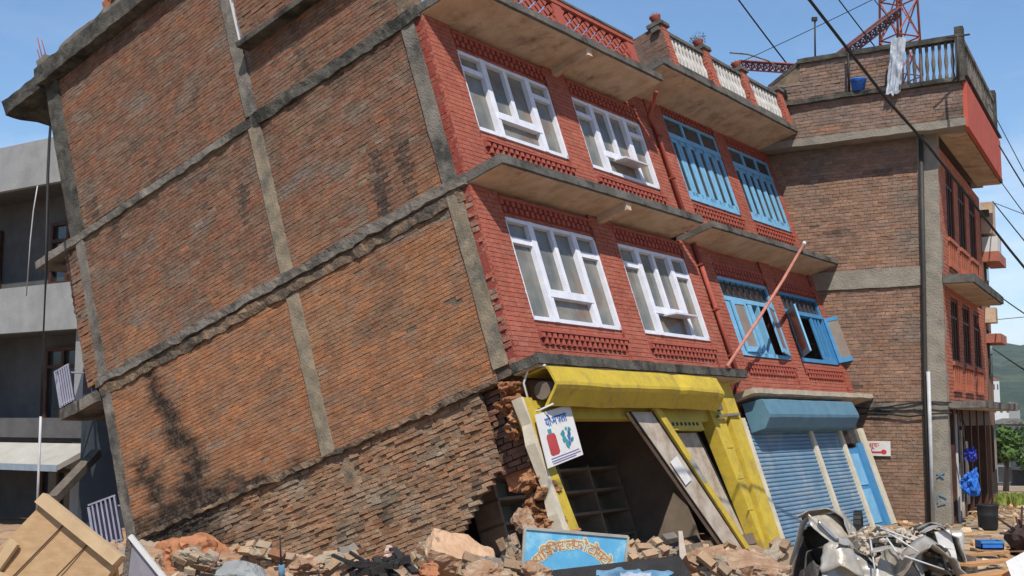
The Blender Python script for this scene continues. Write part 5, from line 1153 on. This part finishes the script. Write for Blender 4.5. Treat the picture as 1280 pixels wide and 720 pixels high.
# ------------------------------------------------------------------ grey concrete building behind, left
K1 = thing('concrete_building', 'grey concrete building with deep balconies and a pale canopy on the left', 'building', (4, 4, 0), KF)
mb = MB()
for z0, z1 in ((7.97, 9.06), (4.5, 5.58)): mb.box(0, .15, -4, 9, z0, z1)
mb.build('balcony_parapet', M_lconc, K1)
mb = MB()
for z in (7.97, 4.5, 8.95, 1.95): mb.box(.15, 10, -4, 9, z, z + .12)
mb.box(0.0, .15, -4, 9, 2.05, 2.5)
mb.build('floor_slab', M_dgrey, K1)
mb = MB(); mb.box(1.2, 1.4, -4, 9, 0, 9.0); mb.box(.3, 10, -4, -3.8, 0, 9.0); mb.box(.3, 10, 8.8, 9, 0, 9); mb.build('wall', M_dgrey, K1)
for y in (-.3, -3.8, 4.2, 8.6): mb = MB(); mb.box(.16, .42, y, y + .32, 0, 9.0); mb.build('column', M_lconc, K1)
for z0, z1 in ((5.75, 7.3), (2.35, 4.2), (0, 1.7)):
    for y0, y1 in ((.5, 2.5), (4.6, 7.0)):
        f = MB(); f.box(1.10, 1.2, y0, y1, z0, z0 + .08); f.box(1.10, 1.2, y0, y1, z1 - .08, z1); 
        for i in range(4): y = y0 + (y1 - y0 - .1) * i / 3; f.box(1.105, 1.2, y, y + .1, z0, z1)
        f.box(1.108, 1.2, y0, y1, z1 - .5, z1 - .42); w = f.build('window', M_brownw, K1); g = MB(); g.box(1.185, 1.195, y0, y1, z0, z1); g.build('pane', M_paned, w)
mb = MB(); mb.prism([(0, -1.05, 1.93), (-.95, -1.05, 1.50), (-.95, -1.05, 1.38), (0, -1.05, 1.80)], (0, 10, 0)); mb.build('canopy', mat('pale canopy cement', (.42, .40, .35), .9, (.32, .30, .26), 1.5, .1), K1)
mb = MB(); mb.prism([(-.955, -1.05, 1.50), (-.97, -1.05, 1.50), (-.97, -1.05, 1.36), (-.955, -1.05, 1.36)], (0, 10, 0)); mb.build('fascia', mat('blue grey fascia', (.26, .31, .36), .8, bump=.1), K1)
mb = MB(); mb.box(-.5, .0, -4, -1.2, .0, 3.0); mb.build('side_annex', mat('dark blue grey render', (.035, .045, .055), .9, bump=.1), K1)

# ------------------------------------------------------------------ cables
def cable(pts, r, label, m=None, group='overhead cables'):
    P = [at(*p) for p in pts]; out = []
    n = 14
    if len(P) == 2:
        for i in range(n + 1): t = i / n; q = P[0].lerp(P[1], t); q.z -= .04 * (P[1] - P[0]).length * .25 * 4 * t * (1 - t) * .5; out.append(q)
    else: out = P
    mb = MB(); mb.tube(out, r, 6); single('cable', mb, m or M_cable, label, 'cable', group=group)
cable([(700, -420, 12), (850, -200, 14.5), (960, -55, 17), (1012, 0, 18), (1060, 62, 19), (1110, 126, 20), (1160, 182, 21), (1215, 252, 22.5), (1262, 312, 24), (1330, 395, 26), (1420, 490, 29)], .027, 'thickest black cable slanting down in front of the upright brick house')
cable([(905, -25, 40), (990, 88, 44)], .03, 'thin cable coming down to the terrace end left of the antenna mast')
cable([(1030, -25, 30), (1098, 64, 32)], .018, 'thin cable just right of the thickest cable above the roof')
cable([(1080, -18, 34), (1118, 30, 42)], .018, 'short thin cable running to the lattice tower top')
cable([(925, 78, 40), (1110, -10, 36)], .012, 'faint thin cable rising rightwards above the roofs')
for i, (a, b, r_) in enumerate((((1249, 182, 34), (1300, 262, 30), .022), ((1248, 223, 36), (1300, 290, 32), .015), ((1241, 252, 38), (1300, 322, 34), .02), ((1244, 254, 38), (1300, 274, 36), .012), ((1249, 370, 36), (1300, 402, 32), .018), ((1228, 401, 40), (1300, 393, 38), .012), ((1236, 432, 40), (1300, 470, 34), .022), ((1236, 130, 32), (1300, 250, 30), .012))):
    b = tuple(a[k] + (b[k] - a[k]) * 3.2 for k in range(3)); cable([a, b], r_, ('dark cable from the corner of the red parapet to the right edge', 'second cable below the red parapet to the right edge', 'cable from below the brown overhang sloping to the right edge', 'nearly level thin cable beside the brown overhang', 'cable from the mid slab corner sloping to the right edge', 'thin level cable above the lower pink balcony', 'lowest cable crossing before the wooded hill', 'faint steep cable right of the roof post')[i])
lcx = thing('hanging_cable', 'long black cable hanging from the rear roof overhang with a silver reflection painted on its lower end', 'cable', at(47, 642, 22))
mb = MB(); mb.tube([at(64, 148, 26.6), at(62, 172, 25.0), at(60, 215, 23), at(58, 330, 22.1), at(53, 450, 22), at(51, 520, 22)], .028, 6); mb.build('upper_run', M_cable, lcx)
mb = MB(); mb.tube([at(51, 520, 22), at(48, 600, 22), at(46, 645, 22)], .024, 6); mb.build('lower_run', M_pipew, lcx)  # pale colour paints the silver reflection on the lower cable
mb = MB(); mb.tube([at(47, 232, 23), at(42, 262, 23), at(38, 300, 23), at(33, 370, 23)], .012, 5); single('hanging_wire', mb, M_pipew, 'thin pale wire hanging left of the long black cable', 'wire')
# ------------------------------------------------------------------ the air
hz = MB(); hz.box(-4600, 4600, -4600, 4600, -60, 260); ho = hz.build('haze', M_ground); ho['kind'] = 'stuff'; ho['label'] = 'thin blue daytime haze over the valley'
hm = bpy.data.materials.new('haze air'); hm.use_nodes = True; hn = hm.node_tree.nodes; hn.clear(); hoo = hn.new('ShaderNodeOutputMaterial'); hv = hn.new('ShaderNodeVolumePrincipled')
hv.inputs['Color'].default_value = (.86, .92, 1, 1); hv.inputs['Density'].default_value = .00010; hm.node_tree.links.new(hv.outputs[0], hoo.inputs['Volume']); ho.data.materials[0] = hm
clean()
